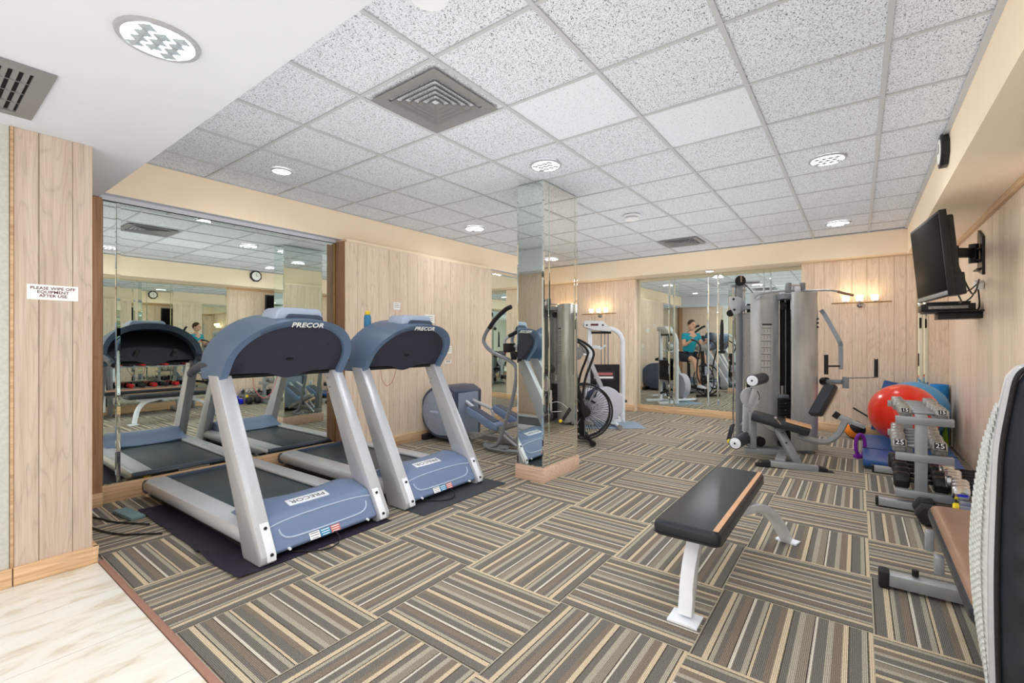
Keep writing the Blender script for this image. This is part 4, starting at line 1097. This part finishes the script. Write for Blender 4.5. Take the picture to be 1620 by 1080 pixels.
part('front_post', MB().bar(g(1190.5, 652, 4.9), g(1190.5, 709, 4.9), .062, .05, (0, 1, 0)), 'gunmetal', go, .004)
part('seat_frame', MB().bar(g(1196, 664, 4.86), g(1232, 682, 4.75), .05, .04).bar(g(1230, 676, 4.74), g(1262, 735, 4.62), .06, .075, (1, 0, .3)), 'gunmetal', go, .004)
for (a_, b_) in ((1238, 684), (1244, 700)): part('bolt', MB().cyl(g(a_, b_, 4.67), g(a_, b_, 4.65), .009, 10), 'iron_black', go)
part('seat_lever', MB().cyl(g(1228, 662, 4.62), g(1242, 680, 4.62), .007, 8).ball(g(1227, 661, 4.62), .016, 14, 8), 'chrome', go)
part('back_arm', MB().tube([g(1262, 689, 4.66), g(1285, 696, 4.62), g(1305, 699, 4.6), g(1320, 692, 4.6), g(1330, 680, 4.62), g(1338, 664, 4.66)], .030, 8, smooth=5), 'gunmetal', go)
tb = part('adjust_tube', MB().bar(g(1326, 658, 4.70), g(1348, 668, 4.62), .055, .055).bar(g(1347, 667, 4.62), g(1369, 675, 4.55), .042, .042), 'gunmetal', go, .003)
part('tube_cap', MB().bar(g(1319, 654, 4.72), g(1327, 659, 4.695), .062, .062), 'black_rubber', tb, .004)
part('rail_low', MB().bar(g(1178, 712, 4.93), g(1240, 716, 4.88), .07, .055), 'gunmetal', go, .004)
part('rail_link', MB().bar(g(1240, 714, 4.95), g(1234, 730, 4.62), .09, .05), 'gunmetal', go, .004)
fb = part('foot_beam', MB().bar(g(1218, 732.5, 4.60), g(1294, 741, 4.46), .07, .055), 'gunmetal', go, .004)
a_, b_ = g(1218, 732.5, 4.60), g(1294, 741, 4.46); dd_ = (b_-a_).normalized()
for s_, p_ in ((-1, a_), (1, b_)):
    part('foot_wedge', MB().bar(p_, p_+dd_*s_*.07+Vector((0, 0, -.012)), .076, .05).bar(p_+dd_*s_*.06+Vector((0, 0, -.016)), p_+dd_*s_*.13+Vector((0, 0, -.024)), .074, .016), 'black_rubber', fb, .003)
part('pedal_frame', MB().tube([g(1151, 695, 5.15), g(1156, 674, 5.3), g(1161, 671, 5.3), g(1155, 692, 5.15)], .012, 8, closed=True), 'iron_black', go)
part('pedal_knob', MB().ball(g(1154, 698, 5.1), .025, 14, 8), 'yellow', go)
part('low_pulley', MB().lathe([(.001, -.02), (.055, -.02), (.045, 0), (.055, .02), (.001, .02)], g(1202, 698, 5.1), (0, 1, 0)), 'iron_black', go)
part('low_cable', MB().tube([g(1172, 672, 5.3), g(1178, 664, 5.2), g(1186, 664, 5.1), g(1190, 674, 5.0), g(1182, 684, 5.0), g(1174, 680, 5.2)], .004, 6, smooth=5), 'white_metal', go)

# ---------------------------------------------------------------- elliptical trainer, lying along X like the treadmills
E_ = thing('elliptical_trainer', 'grey blue elliptical trainer left of the mirrored column', 'exercise machine', (-3.6, 4.31, 0))
def ew(p): return (p.x+3.6, p.y-4.35, p.z)
hs = []
for k in range(26):
    a = PI*.5+PI*k/25; hs.append((-.56+.335*math.cos(a), .375+.325*math.sin(a)))
hs += [(-.30, .05), (-.28, .64), (-.40, .70)]
part('drive_housing', MB().prism(hs, -.27, .22, 'xz'), 'pod_dark', E_, .02)
d1_ = []
for k in range(30): 
    a = PI*.47+PI*1.06*k/29; d1_.append((-.545+.295*math.cos(a), .375+.285*math.sin(a)))
d1_ += [(-.34, .11), (-.33, .63)]
dc = part('side_disc', MB().prism(d1_, -.285, -.268, 'xz'), 'disc_grey', E_, .004)
part('side_badge', MB().bb(-.70, -.56, -.289, -.284, .36, .385), 'pod_light', dc, .001)
part('front_plate', MB().bb(-.285, -.268, -.22, .14, .08, .62), 'disc_grey', E_, .01)
part('rear_foot', MB().bb(-.86, -.78, -.3, .28, 0, .07).bb(-.8, -.3, -.05, .05, .02, .08), 'black_rubber', E_, .01)
for s_, dx in ((-1, 0), (1, .16)):
    y = s_*.15-.02
    pdp = part('pedal', MB().prism([(-.14+dx, .445), (-.12+dx, .475), (.02+dx, .425), (.26+dx, .33), (.33+dx, .30), (.33+dx, .24), (.2+dx, .25), (-.1+dx, .38)], y-.075, y+.075, 'xz'), 'hood_blue', E_, .01)
    part('pedal_tread', MB().bar((-.10+dx, y, .470), (.27+dx, y, .330), .11, .008), 'pod_dark', pdp)
    part('link_arm', MB().tube([(-.30, y-.09*s_, .52), (-.12+dx, y-.09*s_, .43)], .022, 8).tube([(-.12+dx, y-.10*s_, .42), (.1, y-.10*s_, .26), (.48, y-.12*s_, .05)], .016, 8), 'silver_paint', E_)
    part('ramp_track', MB().bar((-.10, y, .10), (.62, y, .36), .07, .05), 'iron_grey', E_, .004)
part('ramp_frame', MB().bar((-.3, 0, .09), (.72, 0, .09), .10, .06).bar((.55, 0, .10), (.60, 0, .36), .06, .05), 'iron_grey', E_, .004)
ox = -.12
def sh3(P, dx=ox): return [(a+dx, b, c) for a, b, c in P]
for s_ in (-1, 1):
    ya = s_*.27
    P = [(.62, ya, .08), (.42, ya-.02*s_, .04), (.28, ya-.04*s_, .045), (.24, ya-.10*s_, .05), (.32, ya-.11*s_, .04), (.56, ya-.10*s_, .05)]
    part('floor_loop', MB().tube(sh3(P), .024, 10, smooth=5), 'steel_grey', E_)
    P = [(.40, ya, .06), (.50, ya, .12), (.60, ya, .35), (.70, ya, .62), (.75, ya, .85), (.745, ya, .97), (.66, ya, 1.04), (.44, ya, 1.12), (.34, ya, 1.18), (.29, ya, 1.25), (.31, ya, 1.33), (.38, ya, 1.42)]
    mv = part('moving_handle', MB().tube(sh3(P), .022, 10, smooth=5), 'steel_grey', E_)
    part('hand_grip', MB().tube(sh3([(.37, ya, 1.40), (.46, ya, 1.50), (.60, ya, 1.60), (.68, ya, 1.63)]), .025, 10, smooth=4), 'black_rubber', mv)
    part('floor_tube', MB().tube(sh3([(.36, ya, .04), (.62, ya, .04), (.80, ya*.6, .04)]), .02, 8), 'steel_grey', E_)
part('center_post', MB().bar((.48, 0, .05), (.72, 0, 1.20), .09, .07, (1, 0, 0)), 'steel_grey', E_, .01)
part('display_head', MB().prism([(.62, 1.28), (.70, 1.46), (.80, 1.47), (.85, 1.30), (.78, 1.20), (.68, 1.20)], -.20, .20, 'xz'), 'pod_dark', E_, .015)
for s_ in (-1, 1):
    part('fixed_handle', MB().tube(sh3([(.84, s_*.10, 1.24), (.74, s_*.20, 1.20), (.58, s_*.22, 1.21), (.54, s_*.21, 1.26), (.60, s_*.20, 1.31)]), .018, 10, smooth=4), 'silver_paint', E_)
    part('pulse_grip', MB().cyl((.48, s_*.20, 1.31), (.64, s_*.19, 1.38), .021, 10), 'black_rubber', E_)
part('cup_holder', MB().bb(.48, .57, -.31, -.20, 1.13, 1.23).lathe([(.03, 0), (.045, .09), (.04, .09)], (.60, -.27, 1.05)), 'black_plastic', E_, .008)

# ---------------------------------------------------------------- air bike, local x forward towards the fan
bx, by = -2.735, 5.154
AB = thing('air_bike', 'black fan exercise bike with a round wire fan cage behind the mirrored column', 'exercise bike', (bx, by, 0), YAW)
HZ = .385
part('fan_rim', MB().tube([(.335*math.cos(2*PI*k/36), -.075, HZ+.335*math.sin(2*PI*k/36)) for k in range(36)], .012, 8, closed=True).tube([(.335*math.cos(2*PI*k/36), .075, HZ+.335*math.sin(2*PI*k/36)) for k in range(36)], .012, 8, closed=True).tube([(.31*math.cos(2*PI*k/36), -.085, HZ+.31*math.sin(2*PI*k/36)) for k in range(36)], .006, 6, closed=True), 'iron_black', AB)
for s_ in (-1, 1):
    sp = MB()
    for k in range(56):
        a = 2*PI*k/56; sp.cyl((.06*math.cos(a), s_*.10, HZ+.06*math.sin(a)), (.33*math.cos(a), s_*.078, HZ+.33*math.sin(a)), .0022, 4)
    part('cage_wires', sp, 'iron_black', AB)
fanb = MB()
for k in range(12):
    a = 2*PI*k/12; R3 = Matrix.Rotation(-a, 3, 'Y')
    fanb.box(R3 @ Vector((.20, 0, 0))+Vector((0, 0, HZ)), (.2, .09, .003), Matrix.Rotation(-a, 3, 'Y'))
part('fan_blades', fanb, 'lavender', AB)
part('fan_hub', MB().lathe([(.001, -.125), (.045, -.125), (.065, -.10), (.065, .10), (.045, .125), (.001, .125)], (0, 0, HZ), (0, 1, 0)), 'iron_black', AB)
part('frame', MB().bar((-.02, 0, .10), (-.14, 0, 1.02), .05, .07, (1, 0, 0)).bar((-.05, 0, .14), (-.62, 0, .20), .05, .06).bar((-.60, 0, .12), (-.62, 0, .74), .05, .06, (1, 0, 0)).bar((.0, .11, .385), (-.10, .05, .75), .02, .03, (1, 0, 0)).bar((.0, -.11, .385), (-.10, -.05, .75), .02, .03, (1, 0, 0)), 'iron_black', AB, .004)
part('front_foot', MB().cyl((.06, -.26, .035), (.06, .26, .035), .022, 12).cyl((.06, -.30, .035), (.06, -.25, .035), .034, 14).cyl((.06, .25, .035), (.06, .30, .035), .034, 14).bar((.06, 0, .035), (-.05, 0, .12), .05, .05), 'black_plastic', AB)
part('rear_foot', MB().cyl((-.66, -.15, .03), (-.66, .24, .03), .022, 12).bar((-.66, 0, .03), (-.6, 0, .16), .05, .05), 'black_plastic', AB)
part('saddle', MB().loft([[(-.78, -.10, .80), (-.78, .10, .80), (-.78, .09, .85), (-.78, -.09, .85)], [(-.66, -.10, .80), (-.66, .10, .80), (-.66, .09, .87), (-.66, -.09, .87)], [(-.50, -.03, .81), (-.50, .03, .81), (-.50, .025, .85), (-.50, -.025, .85)]]).cyl((-.64, 0, .7), (-.65, 0, .81), .018), 'vinyl_black', AB, .012)
for s_ in (-1, 1):
    hm = part('moving_arm', MB().tube([(-.02, s_*.15, .30), (-.06, s_*.20, .50), (-.02, s_*.22, .80), (.06, s_*.22, 1.02), (.08, s_*.22, 1.12), (.02, s_*.22, 1.20), (-.10, s_*.22, 1.27), (-.20, s_*.215, 1.29)], .015, 10, smooth=5), 'iron_black', AB)
    part('hand_grip', MB().cyl((-.12, s_*.22, 1.275), (-.24, s_*.215, 1.295), .019, 12), 'black_rubber', hm)
    part('crank_arm', MB().bar((-.18, s_*.06, .30), (-.18+s_*.12, s_*.07, .30-s_*.10), .012, .03).bb(-.23+s_*.12, -.13+s_*.12, min(s_*.08, s_*.17), max(s_*.08, s_*.17), .285-s_*.10, .305-s_*.10), 'iron_black', AB)
part('chain_guard', MB().lathe([(.001, -.02), (.09, -.02), (.10, 0), (.09, .02), (.001, .02)], (-.18, 0, .30), (0, 1, 0)), 'iron_black', AB)
part('monitor', MB().prism([(-.20, 1.06), (-.16, 1.16), (-.06, 1.19), (-.02, 1.10), (-.06, 1.03), (-.16, 1.02)], -.10, .10, 'xz'), 'iron_grey', AB, .01)

# rider on the air bike (seen only in the back mirrors)
def skinned(name, verts, edges, radii, mat, parent, sub=2):
    me = bpy.data.meshes.new(name); me.from_pydata([tuple(v) for v in verts], edges, [])
    o = link(name, me, parent)
    sk = o.modifiers.new('skin', 'SKIN'); sk.use_smooth_shade = True
    for v, r in zip(me.skin_vertices[0].data, radii):
        v.radius = r if isinstance(r, tuple) else (r, r)
    me.skin_vertices[0].data[0].use_root = True
    ss = o.modifiers.new('sub', 'SUBSURF'); ss.levels = sub; ss.render_levels = sub
    me.materials.append(MATS[mat]); return o
PR = thing('person', 'person in a teal shirt and dark shorts riding the black fan bike', 'person', (bx, by, 0), YAW)
V = [(-.64, 0, .93), (-.62, 0, 1.06), (-.57, 0, 1.22), (-.53, 0, 1.38), (-.52, 0, 1.46), (-.515, 0, 1.52),
     (-.53, .19, 1.40), (-.46, .25, 1.15), (-.24, .21, 1.27), (-.53, -.19, 1.40), (-.46, -.25, 1.15), (-.24, -.21, 1.27),
     (-.62, .10, .90), (-.24, .12, .82), (-.08, .12, .30), (-.06, .12, .24), (.03, .12, .215),
     (-.62, -.10, .90), (-.22, -.12, .93), (-.28, -.12, .48), (-.30, -.12, .43), (-.20, -.12, .415)]
Ed = [(0, 1), (1, 2), (2, 3), (3, 4), (4, 5), (3, 6), (6, 7), (7, 8), (3, 9), (9, 10), (10, 11), (0, 12), (12, 13), (13, 14), (14, 15), (15, 16), (0, 17), (17, 18), (18, 19), (19, 20), (20, 21)]
Rr = [(.14, .11), (.135, .10), (.15, .11), (.12, .09), .06, .052, .055, .042, .028, .055, .042, .028, .09, .062, .04, .038, .03, .09, .062, .04, .038, .03]
body = skinned('body', V, Ed, Rr, 'skin', PR)
sh_ = skinned('shirt', [V[0], V[1], V[2], V[3], (-.525, 0, 1.44), V[6], (-.495, .22, 1.27), V[9], (-.495, -.22, 1.27)], [(0, 1), (1, 2), (2, 3), (3, 4), (3, 5), (5, 6), (3, 7), (7, 8)],
              [(.155, .125), (.155, .12), (.168, .125), (.135, .105), .066, .072, .06, .072, .06], 'teal_cloth', PR)
skinned('shorts', [V[0], V[12], (-.36, .115, .85), V[17], (-.34, -.115, .92)], [(0, 1), (1, 2), (0, 3), (3, 4)], [(.158, .13), .108, .092, .108, .092], 'short_cloth', PR)
hd = part('head', MB().ball((-.50, 0, 1.635), .105, 24, 18, (.92, .74, 1.12)), 'skin', PR, angle=180)
part('nose', MB().ball((-.398, 0, 1.625), .018, 10, 8, (1, .7, 1.3)), 'skin', hd, angle=180)
for s_ in (-1, 1):
    part('ear', MB().ball((-.505, s_*.080, 1.63), .026, 10, 8, (.7, .35, 1)), 'skin', hd, angle=180)
    part('eye', MB().ball((-.418, s_*.030, 1.648), .012, 10, 8), 'dark_print', hd, angle=180)
part('mouth', MB().ball((-.408, 0, 1.585), .018, 10, 6, (.4, 1.1, .28)), 'maroon_print', hd, angle=180)
part('hair', MB().ball((-.518, 0, 1.665), .105, 24, 14, (.95, .80, 1.02)), 'hair', hd, angle=180)
for s_ in (-1, 1):
    hp = Vector((-.235, s_*.212, 1.272))
    for f in range(4):
        a0 = hp+Vector((.0+.0, 0, 0))+Vector((-.032+.021*f, 0, .006))
        skinned('finger', [a0, a0+Vector((.004, s_*.004, .028)), a0+Vector((.004, -s_*.022, .036)), a0+Vector((.002, -s_*.038, .018-.002*abs(f-1)))], [(0, 1), (1, 2), (2, 3)], [.0095, .009, .0085, .008], 'skin', PR, 1)
    a0 = hp+Vector((-.01, 0, 0)); skinned('thumb', [a0, a0+Vector((.02, -s_*.02, -.012)), a0+Vector((.035, -s_*.030, .002))], [(0, 1), (1, 2)], [.011, .010, .009], 'skin', PR, 1)
for (fx, fz, s_) in ((.02, .225, 1), (-.21, .425, -1)):
    part('shoe', MB().loft([[(fx-.14, s_*.12-.04, fz-.03), (fx-.14, s_*.12+.04, fz-.03), (fx-.13, s_*.12+.035, fz+.05), (fx-.13, s_*.12-.035, fz+.05)], [(fx, s_*.12-.05, fz-.03), (fx, s_*.12+.05, fz-.03), (fx, s_*.12+.035, fz+.035), (fx, s_*.12-.035, fz+.035)], [(fx+.12, s_*.12-.035, fz-.03), (fx+.12, s_*.12+.035, fz-.03), (fx+.11, s_*.12+.025, fz+.005), (fx+.11, s_*.12-.025, fz+.005)]]), 'shoe', PR, .012)

# ---------------------------------------------------------------- white upright bike
WB = thing('upright_bike', 'white exercise bike with a teardrop housing behind the black fan bike', 'exercise bike', (-2.98, 6.25, 0), YAW)
tp = []
for k in range(24):
    a = -PI*.65+PI*1.25*k/23; tp.append((.02+.235*math.cos(a), .33+.255*math.sin(a)))
tp += [(-.24, .60), (-.32, .50), (-.42, .20), (-.30, .09)]
part('teardrop_housing', MB().prism(tp, -.075, .075, 'xz'), 'lavender', WB, .022)
part('dark_inset', MB().prism([(-.26, .52), (-.10, .62), (-.14, .44), (-.30, .40)], -.079, .079, 'xz'), 'pod_dark', WB, .004)
part('console_post', MB().bar((-.04, 0, .56), (-.26, 0, 1.06), .07, .06, (1, 0, 0)), 'silver_paint', WB, .01)
part('monitor', MB().box((-.30, 0, 1.14), (.07, .22, .17), (0, -.5, 0)), 'iron_grey', WB, .012)
for s_ in (-1, 1): part('handlebar', MB().tube([(-.24, s_*.03, 1.03), (-.30, s_*.18, 1.06), (-.42, s_*.2, 1.08), (-.46, s_*.14, 1.14)], .015, 8, smooth=4), 'white_metal', WB)
part('seat_post', MB().bar((-.42, 0, .20), (-.62, 0, .82), .06, .05, (1, 0, 0)).bar((-.35, 0, .16), (-.60, 0, .10), .08, .06), 'white_metal', WB, .008)
part('saddle', MB().loft([[(-.76, -.12, .82), (-.76, .12, .82), (-.76, .11, .88), (-.76, -.11, .88)], [(-.62, -.12, .82), (-.62, .12, .82), (-.62, .10, .90), (-.62, -.10, .90)], [(-.46, -.03, .83), (-.46, .03, .83), (-.46, .02, .87), (-.46, -.02, .87)]]), 'vinyl_black', WB, .015)
part('front_foot', MB().cyl((.16, -.24, .045), (.16, .24, .045), .024, 12).bar((.0, 0, .10), (.16, 0, .05), .06, .05), 'white_metal', WB)
for s_ in (-1, 1): part('transport_wheel', MB().cyl((.16, s_*.24, .04), (.16, s_*.29, .04), .035, 16), 'iron_grey', WB)
part('rear_foot', MB().cyl((-.66, -.24, .045), (-.66, .24, .045), .024, 12).bar((-.6, 0, .10), (-.66, 0, .05), .06, .05), 'white_metal', WB)
for s_ in (-1, 1): part('crank_pedal', MB().bar((-.12, s_*.08, .33), (-.12+s_*.13, s_*.09, .33-s_*.09), .012, .03).box((-.12+s_*.14, s_*.15, .33-s_*.10), (.1, .09, .02)), 'iron_black', WB, .003)
m = link('equipment_mat', MB().box((0, 0, .003), (.98, .60, .006)).mesh('equipment_mat', 'mat_blue_grey', .002), None, (-3.04+.0, 6.33-.05, 0), (0, 0, YAW)); tag(m, 'blue grey mat on the carpet under the white exercise bike', 'mat')
m.location = (-3.0, 6.40, 0)

# ---------------------------------------------------------------- white weight machine
q = Frame('weight_machine', 'white weight machine with an arched frame and black weight shroud by the back wall', 'exercise machine', (955-810)/FPX*7.1, 7.12)
p_ = q.pt; wo = q.o
part('arch_frame', MB().tube([p_(985, 668, 7.13), p_(985, 560, 7.13), p_(985, 541, 7.13), p_(980, 528, 7.13), p_(970, 521, 7.13), p_(955, 519, 7.13), p_(934, 519, 7.13)], .036, 10, smooth=4), 'white_metal', wo)
part('left_post', MB().bar(p_(933, 519, 7.16), p_(933, 668, 7.16), .07, .06, (0, 1, 0)), 'white_metal', wo, .006)
part('base_rail', MB().bb(-.24, .31, -.03, .03, 0, .05).bb(-.20, -.14, -.03, .42, 0, .05).bb(.26, .32, -.03, .42, 0, .05), 'white_metal', wo, .005)
cw = part('cowl', MB().prism([(p_(923, 0, 7.1).x, 1.54), (p_(924, 0, 7.1).x, 1.565), (p_(952, 0, 7.1).x, 1.565), (p_(965, 0, 7.1).x, 1.45), (p_(965, 0, 7.1).x, 1.40), (p_(940, 0, 7.1).x, 1.42), (p_(923, 0, 7.1).x, 1.47)], -.10, .06, 'xz'), 'white_plastic', wo, .012)
part('cowl_slot', MB().bb(p_(933, 0, 7.1).x, p_(945, 0, 7.1).x, -.104, -.099, 1.49, 1.52), 'maroon_print', cw)
for xx in (927, 952): part('cowl_bolt', MB().cyl((p_(xx, 0, 7.1).x, -.10, 1.50), (p_(xx, 0, 7.1).x, -.107, 1.50), .014, 10), 'iron_black', cw)
part('top_block', MB().bb(p_(936, 0, 7.1).x, p_(967, 0, 7.1).x, -.02, .06, 1.37, 1.405), 'iron_black', wo, .003)
for xx in (952, 957.5, 963): part('guide_rod', MB().cyl((p_(xx, 0, 7.1).x, .02, .35), (p_(xx, 0, 7.1).x, .02, 1.38), .008, 8), 'steel_grey', wo)
sh = part('weight_shroud', MB().bb(p_(934, 0, 7.1).x, p_(979.5, 0, 7.1).x, -.06, -.03, .46, .90), 'iron_black', wo, .004)
part('shroud_badge', MB().bb(p_(938, 0, 7.1).x, p_(972, 0, 7.1).x, -.066, -.060, .655, .80), 'dark_print', sh)
part('badge_lettering', MB().bb(p_(941, 0, 7.1).x, p_(968, 0, 7.1).x, -.069, -.066, .735, .775), 'red_print', sh)
part('badge_line', MB().bb(p_(939, 0, 7.1).x, p_(969, 0, 7.1).x, -.069, -.066, .685, .715), 'white_print', sh)
part('lower_brace', MB().bb(-.20, .29, -.02, .02, .40, .45), 'white_metal', wo, .004)
wm = MB().bb(p_(937, 0, 7.1).x, p_(966, 0, 7.1).x, -.02, .10, 0, .030).mesh('weight_plate', 'iron_black', .003)
for k in range(12): link('weight_plate', wm, wo, (0, 0, .46+.034*k))
part('grip_arm', MB().bar(p_(938, 548, 7.0), p_(949, 550, 6.95), .05, .05).cyl(p_(949, 553, 6.95), p_(958, 546, 6.9), .014, 8), 'white_metal', wo, .004)
part('seat_base', MB().bar(p_(975, 640, 7.5), p_(990, 634, 7.3), .05, .04).tube([p_(972, 636, 7.3), p_(974, 648, 7.3), p_(988, 650, 7.3)], .02, 8), 'iron_black', wo, .003)

# ---------------------------------------------------------------- television, mount, box, clock, signs
TV = thing('television', 'black flat television hung out from the boarded right wall', 'television', (.47, 4.98, 1.90))
TV.rotation_euler = (0, math.radians(-5.0), math.radians(7.0))
# local: x towards the wall, y away along the wall, z up
hw, hh = .415, .315
part('bezel', MB().bb(-.022, .022, -hw, hw, -hh, hh), 'black_plastic', TV, .006)
part('screen', MB().bb(-.0245, -.021, -hw+.022, hw-.022, -hh+.045, hh-.022), 'screen_black', TV, .001)
part('bezel_strip', MB().bb(-.0255, -.021, -hw+.006, hw-.006, -hh+.006, -hh+.036), 'iron_grey', TV, .001)
part('back_shell', MB().bb(.02, .065, -hw+.03, hw-.05, -hh+.02, hh-.04), 'bracket_black', TV, .012)
part('speaker_block', MB().bb(.02, .085, -hw+.02, -hw+.2, -hh-.0, -hh+.16), 'bracket_black', TV, .008)
wmn = thing('wall_mount', 'black swing arm wall mount holding the television', 'bracket', (XR, 5.85, 2.02))
part('wall_plate', MB().prism([(-.09, -.18), (-.09, .16), (.10, .25), (.12, .20), (.12, -.13)], -.020, -.001, 'yz'), 'bracket_black', wmn, .004)
part('ribs', MB().bb(-.05, -.02, -.07, .10, .05, .065).bb(-.05, -.02, -.07, .10, -.05, -.035).bb(-.05, -.02, -.07, .10, -.13, -.115), 'bracket_black', wmn, .003)
part('arm', MB().bar((-.05, -.0, .03), (-.20, -.12, .03), .045, .085).bar((-.20, -.12, .03), (-.33, -.74, .03), .04, .075), 'bracket_black', wmn, .006)
part('pivot', MB().cyl((-.06, 0, -.06), (-.06, 0, .11), .035, 14).cyl((-.20, -.12, -.04), (-.20, -.12, .09), .028, 14), 'bracket_black', wmn)
part('plug_box', MB().box((-.03, -.02, -.26), (.05, .12, .06), (.3, 0, 0)), 'white_plastic', wmn, .004)
sf = thing('wall_shelf', 'small black bracket shelf on the right wall under the television', 'shelf', (XR, 6.0, 1.52))
part('shelf_board', MB().bb(-.40, 0, -.22, .16, .0, .014), 'black_plastic', sf, .003)
part('shelf_bracket', MB().bb(-.30, -.0, -.16, .10, -.06, 0), 'black_plastic', sf, .004)
st = thing('set_top_box', 'black set top box lying on the small wall shelf', 'set top box', (.68, 5.96, 1.534))
part('case', MB().bb(-.20, .17, -.15, .15, .0, .065), 'black_plastic', st, .006)
part('vent_rows', MB().bb(-.15, .12, -.1515, -.149, .018, .045), 'iron_grey', st, .001)
part('top_case', MB().bb(-.16, .14, -.13, .13, .067, .085), 'bracket_black', st, .004)
cb = MB()
for k, (a, b_, c_) in enumerate((((.56, 4.75, 1.95), (.70, 4.95, 1.62), (.86, 5.75, 1.80)), ((.60, 5.0, 1.9), (.72, 5.4, 1.68), (.87, 5.82, 1.78)), ((.86, 5.83, 1.74), (.84, 5.95, 1.66), (.78, 6.02, 1.60)), ((.86, 5.80, 1.74), (.88, 5.9, 1.55), (.80, 5.98, 1.57)), ((.56, 4.8, 1.70), (.66, 5.1, 1.58), (.74, 5.85, 1.60)))):
    cb.tube([a, b_, c_], .006, 6, smooth=8)
t = link('tv_cables', cb.mesh('tv_cables', 'black_plastic')); tag(t, 'tangle of black cables between television, wall mount and shelf', 'cable')

ck = thing('wall_clock', 'dark framed clock on the cream beam above the television', 'clock', (.50, 4.37, 2.572))
prof8 = [(.115*math.cos(PI/8+k*PI/4), .115*math.sin(PI/8+k*PI/4)) for k in range(8)]
part('case', MB().prism(prof8, -.045, -.0, 'yz'), 'bracket_black', ck, .006)
part('dial', MB().lathe([(.001, -.047), (.085, -.047), (.085, -.044)], (0, 0, 0), (1, 0, 0)), 'paper', ck)
part('hands', MB().bb(-.050, -.048, -.003, .003, 0, .055).bb(-.050, -.048, 0, .04, -.003, .003), 'iron_black', ck)

SG = thing('wall_sign', 'white sign about wiping off equipment on the boarded pillar', 'sign', (-3.4575, .506, 1.511))
part('plate', MB().bb(0, .003, -.099, .099, -.040, .040), 'white_print', SG, .0008)
for k, s_ in enumerate(('PLEASE WIPE OFF', 'EQUIPMENT', 'AFTER USE')):
    text('lettering', s_, .0215, 'maroon_print', SG, (.0034, 0, .021-.020*k), (PI/2, 0, PI/2), 1.05, .0002, bold=.0004)
for (a, b_, w, h, lb) in ((680, 504, .17, .11, 'white notice sheet on the boarded left wall above the farther treadmill'), (711, 553, .09, .10, 'small white notice on the boarded left wall right of the farther treadmill'), (709, 572, .12, .04, 'narrow white label strip low on the boarded wall beside the farther treadmill'), (628, 484, .10, .09, 'white card on the boarded left wall behind the spray can')):
    p = onX(a, b_, -4.458)
    nn = thing('notice', lb, 'notice', (-4.4605, p.y, p.z))
    part('sheet', MB().bb(0, .002, -w/2, w/2, -h/2, h/2), 'paper', nn)
    for k in range(3): part('print_line', MB().bb(.002, .0024, -w*.35, w*.35, h*.25-k*h*.22, h*.25-k*h*.22+.004), 'dark_print', nn)
ol = thing('wall_outlet', 'white socket plate low on the boarded left wall behind the elliptical', 'socket', (-4.4605, 4.95, .42))
part('plate', MB().bb(0, .005, -.035, .035, -.055, .055), 'white_plastic', ol, .001)
part('socket', MB().bb(.005, .006, -.012, .012, .008, .035).bb(.005, .006, -.012, .012, -.035, -.008), 'iron_grey', ol)

# ---------------------------------------------------------------- neoprene dumbbells on the right wall, seen in the left mirrors
NR = thing('dumbbell_shelf', 'narrow two tier shelf of small dumbbells below the right hand mirror', 'rack', (.74, 2.75, 0))
for yy in (-.6, .6): part('side_frame', MB().bb(-.10, .12, yy-.015, yy+.015, 0, .92), 'steel_grey', NR, .004)
for zz in (.45, .82): part('shelf_board', MB().bb(-.11, .12, -.59, .59, zz-.02, zz), 'steel_grey', NR, .003)
for ti, zz in enumerate((.45, .82)):
    for k in range(7):
        dumbbell(.745, 2.75-.5+.165*k, zz+.036, .040, .20, .06, 'neoprene_red' if (k+ti) % 2 else 'iron_black', '%s dumbbell from the front on the %s board of the narrow wall shelf' % (ordn[k], ('lower', 'upper')[ti]), None, 'small dumbbells on the narrow wall shelf')
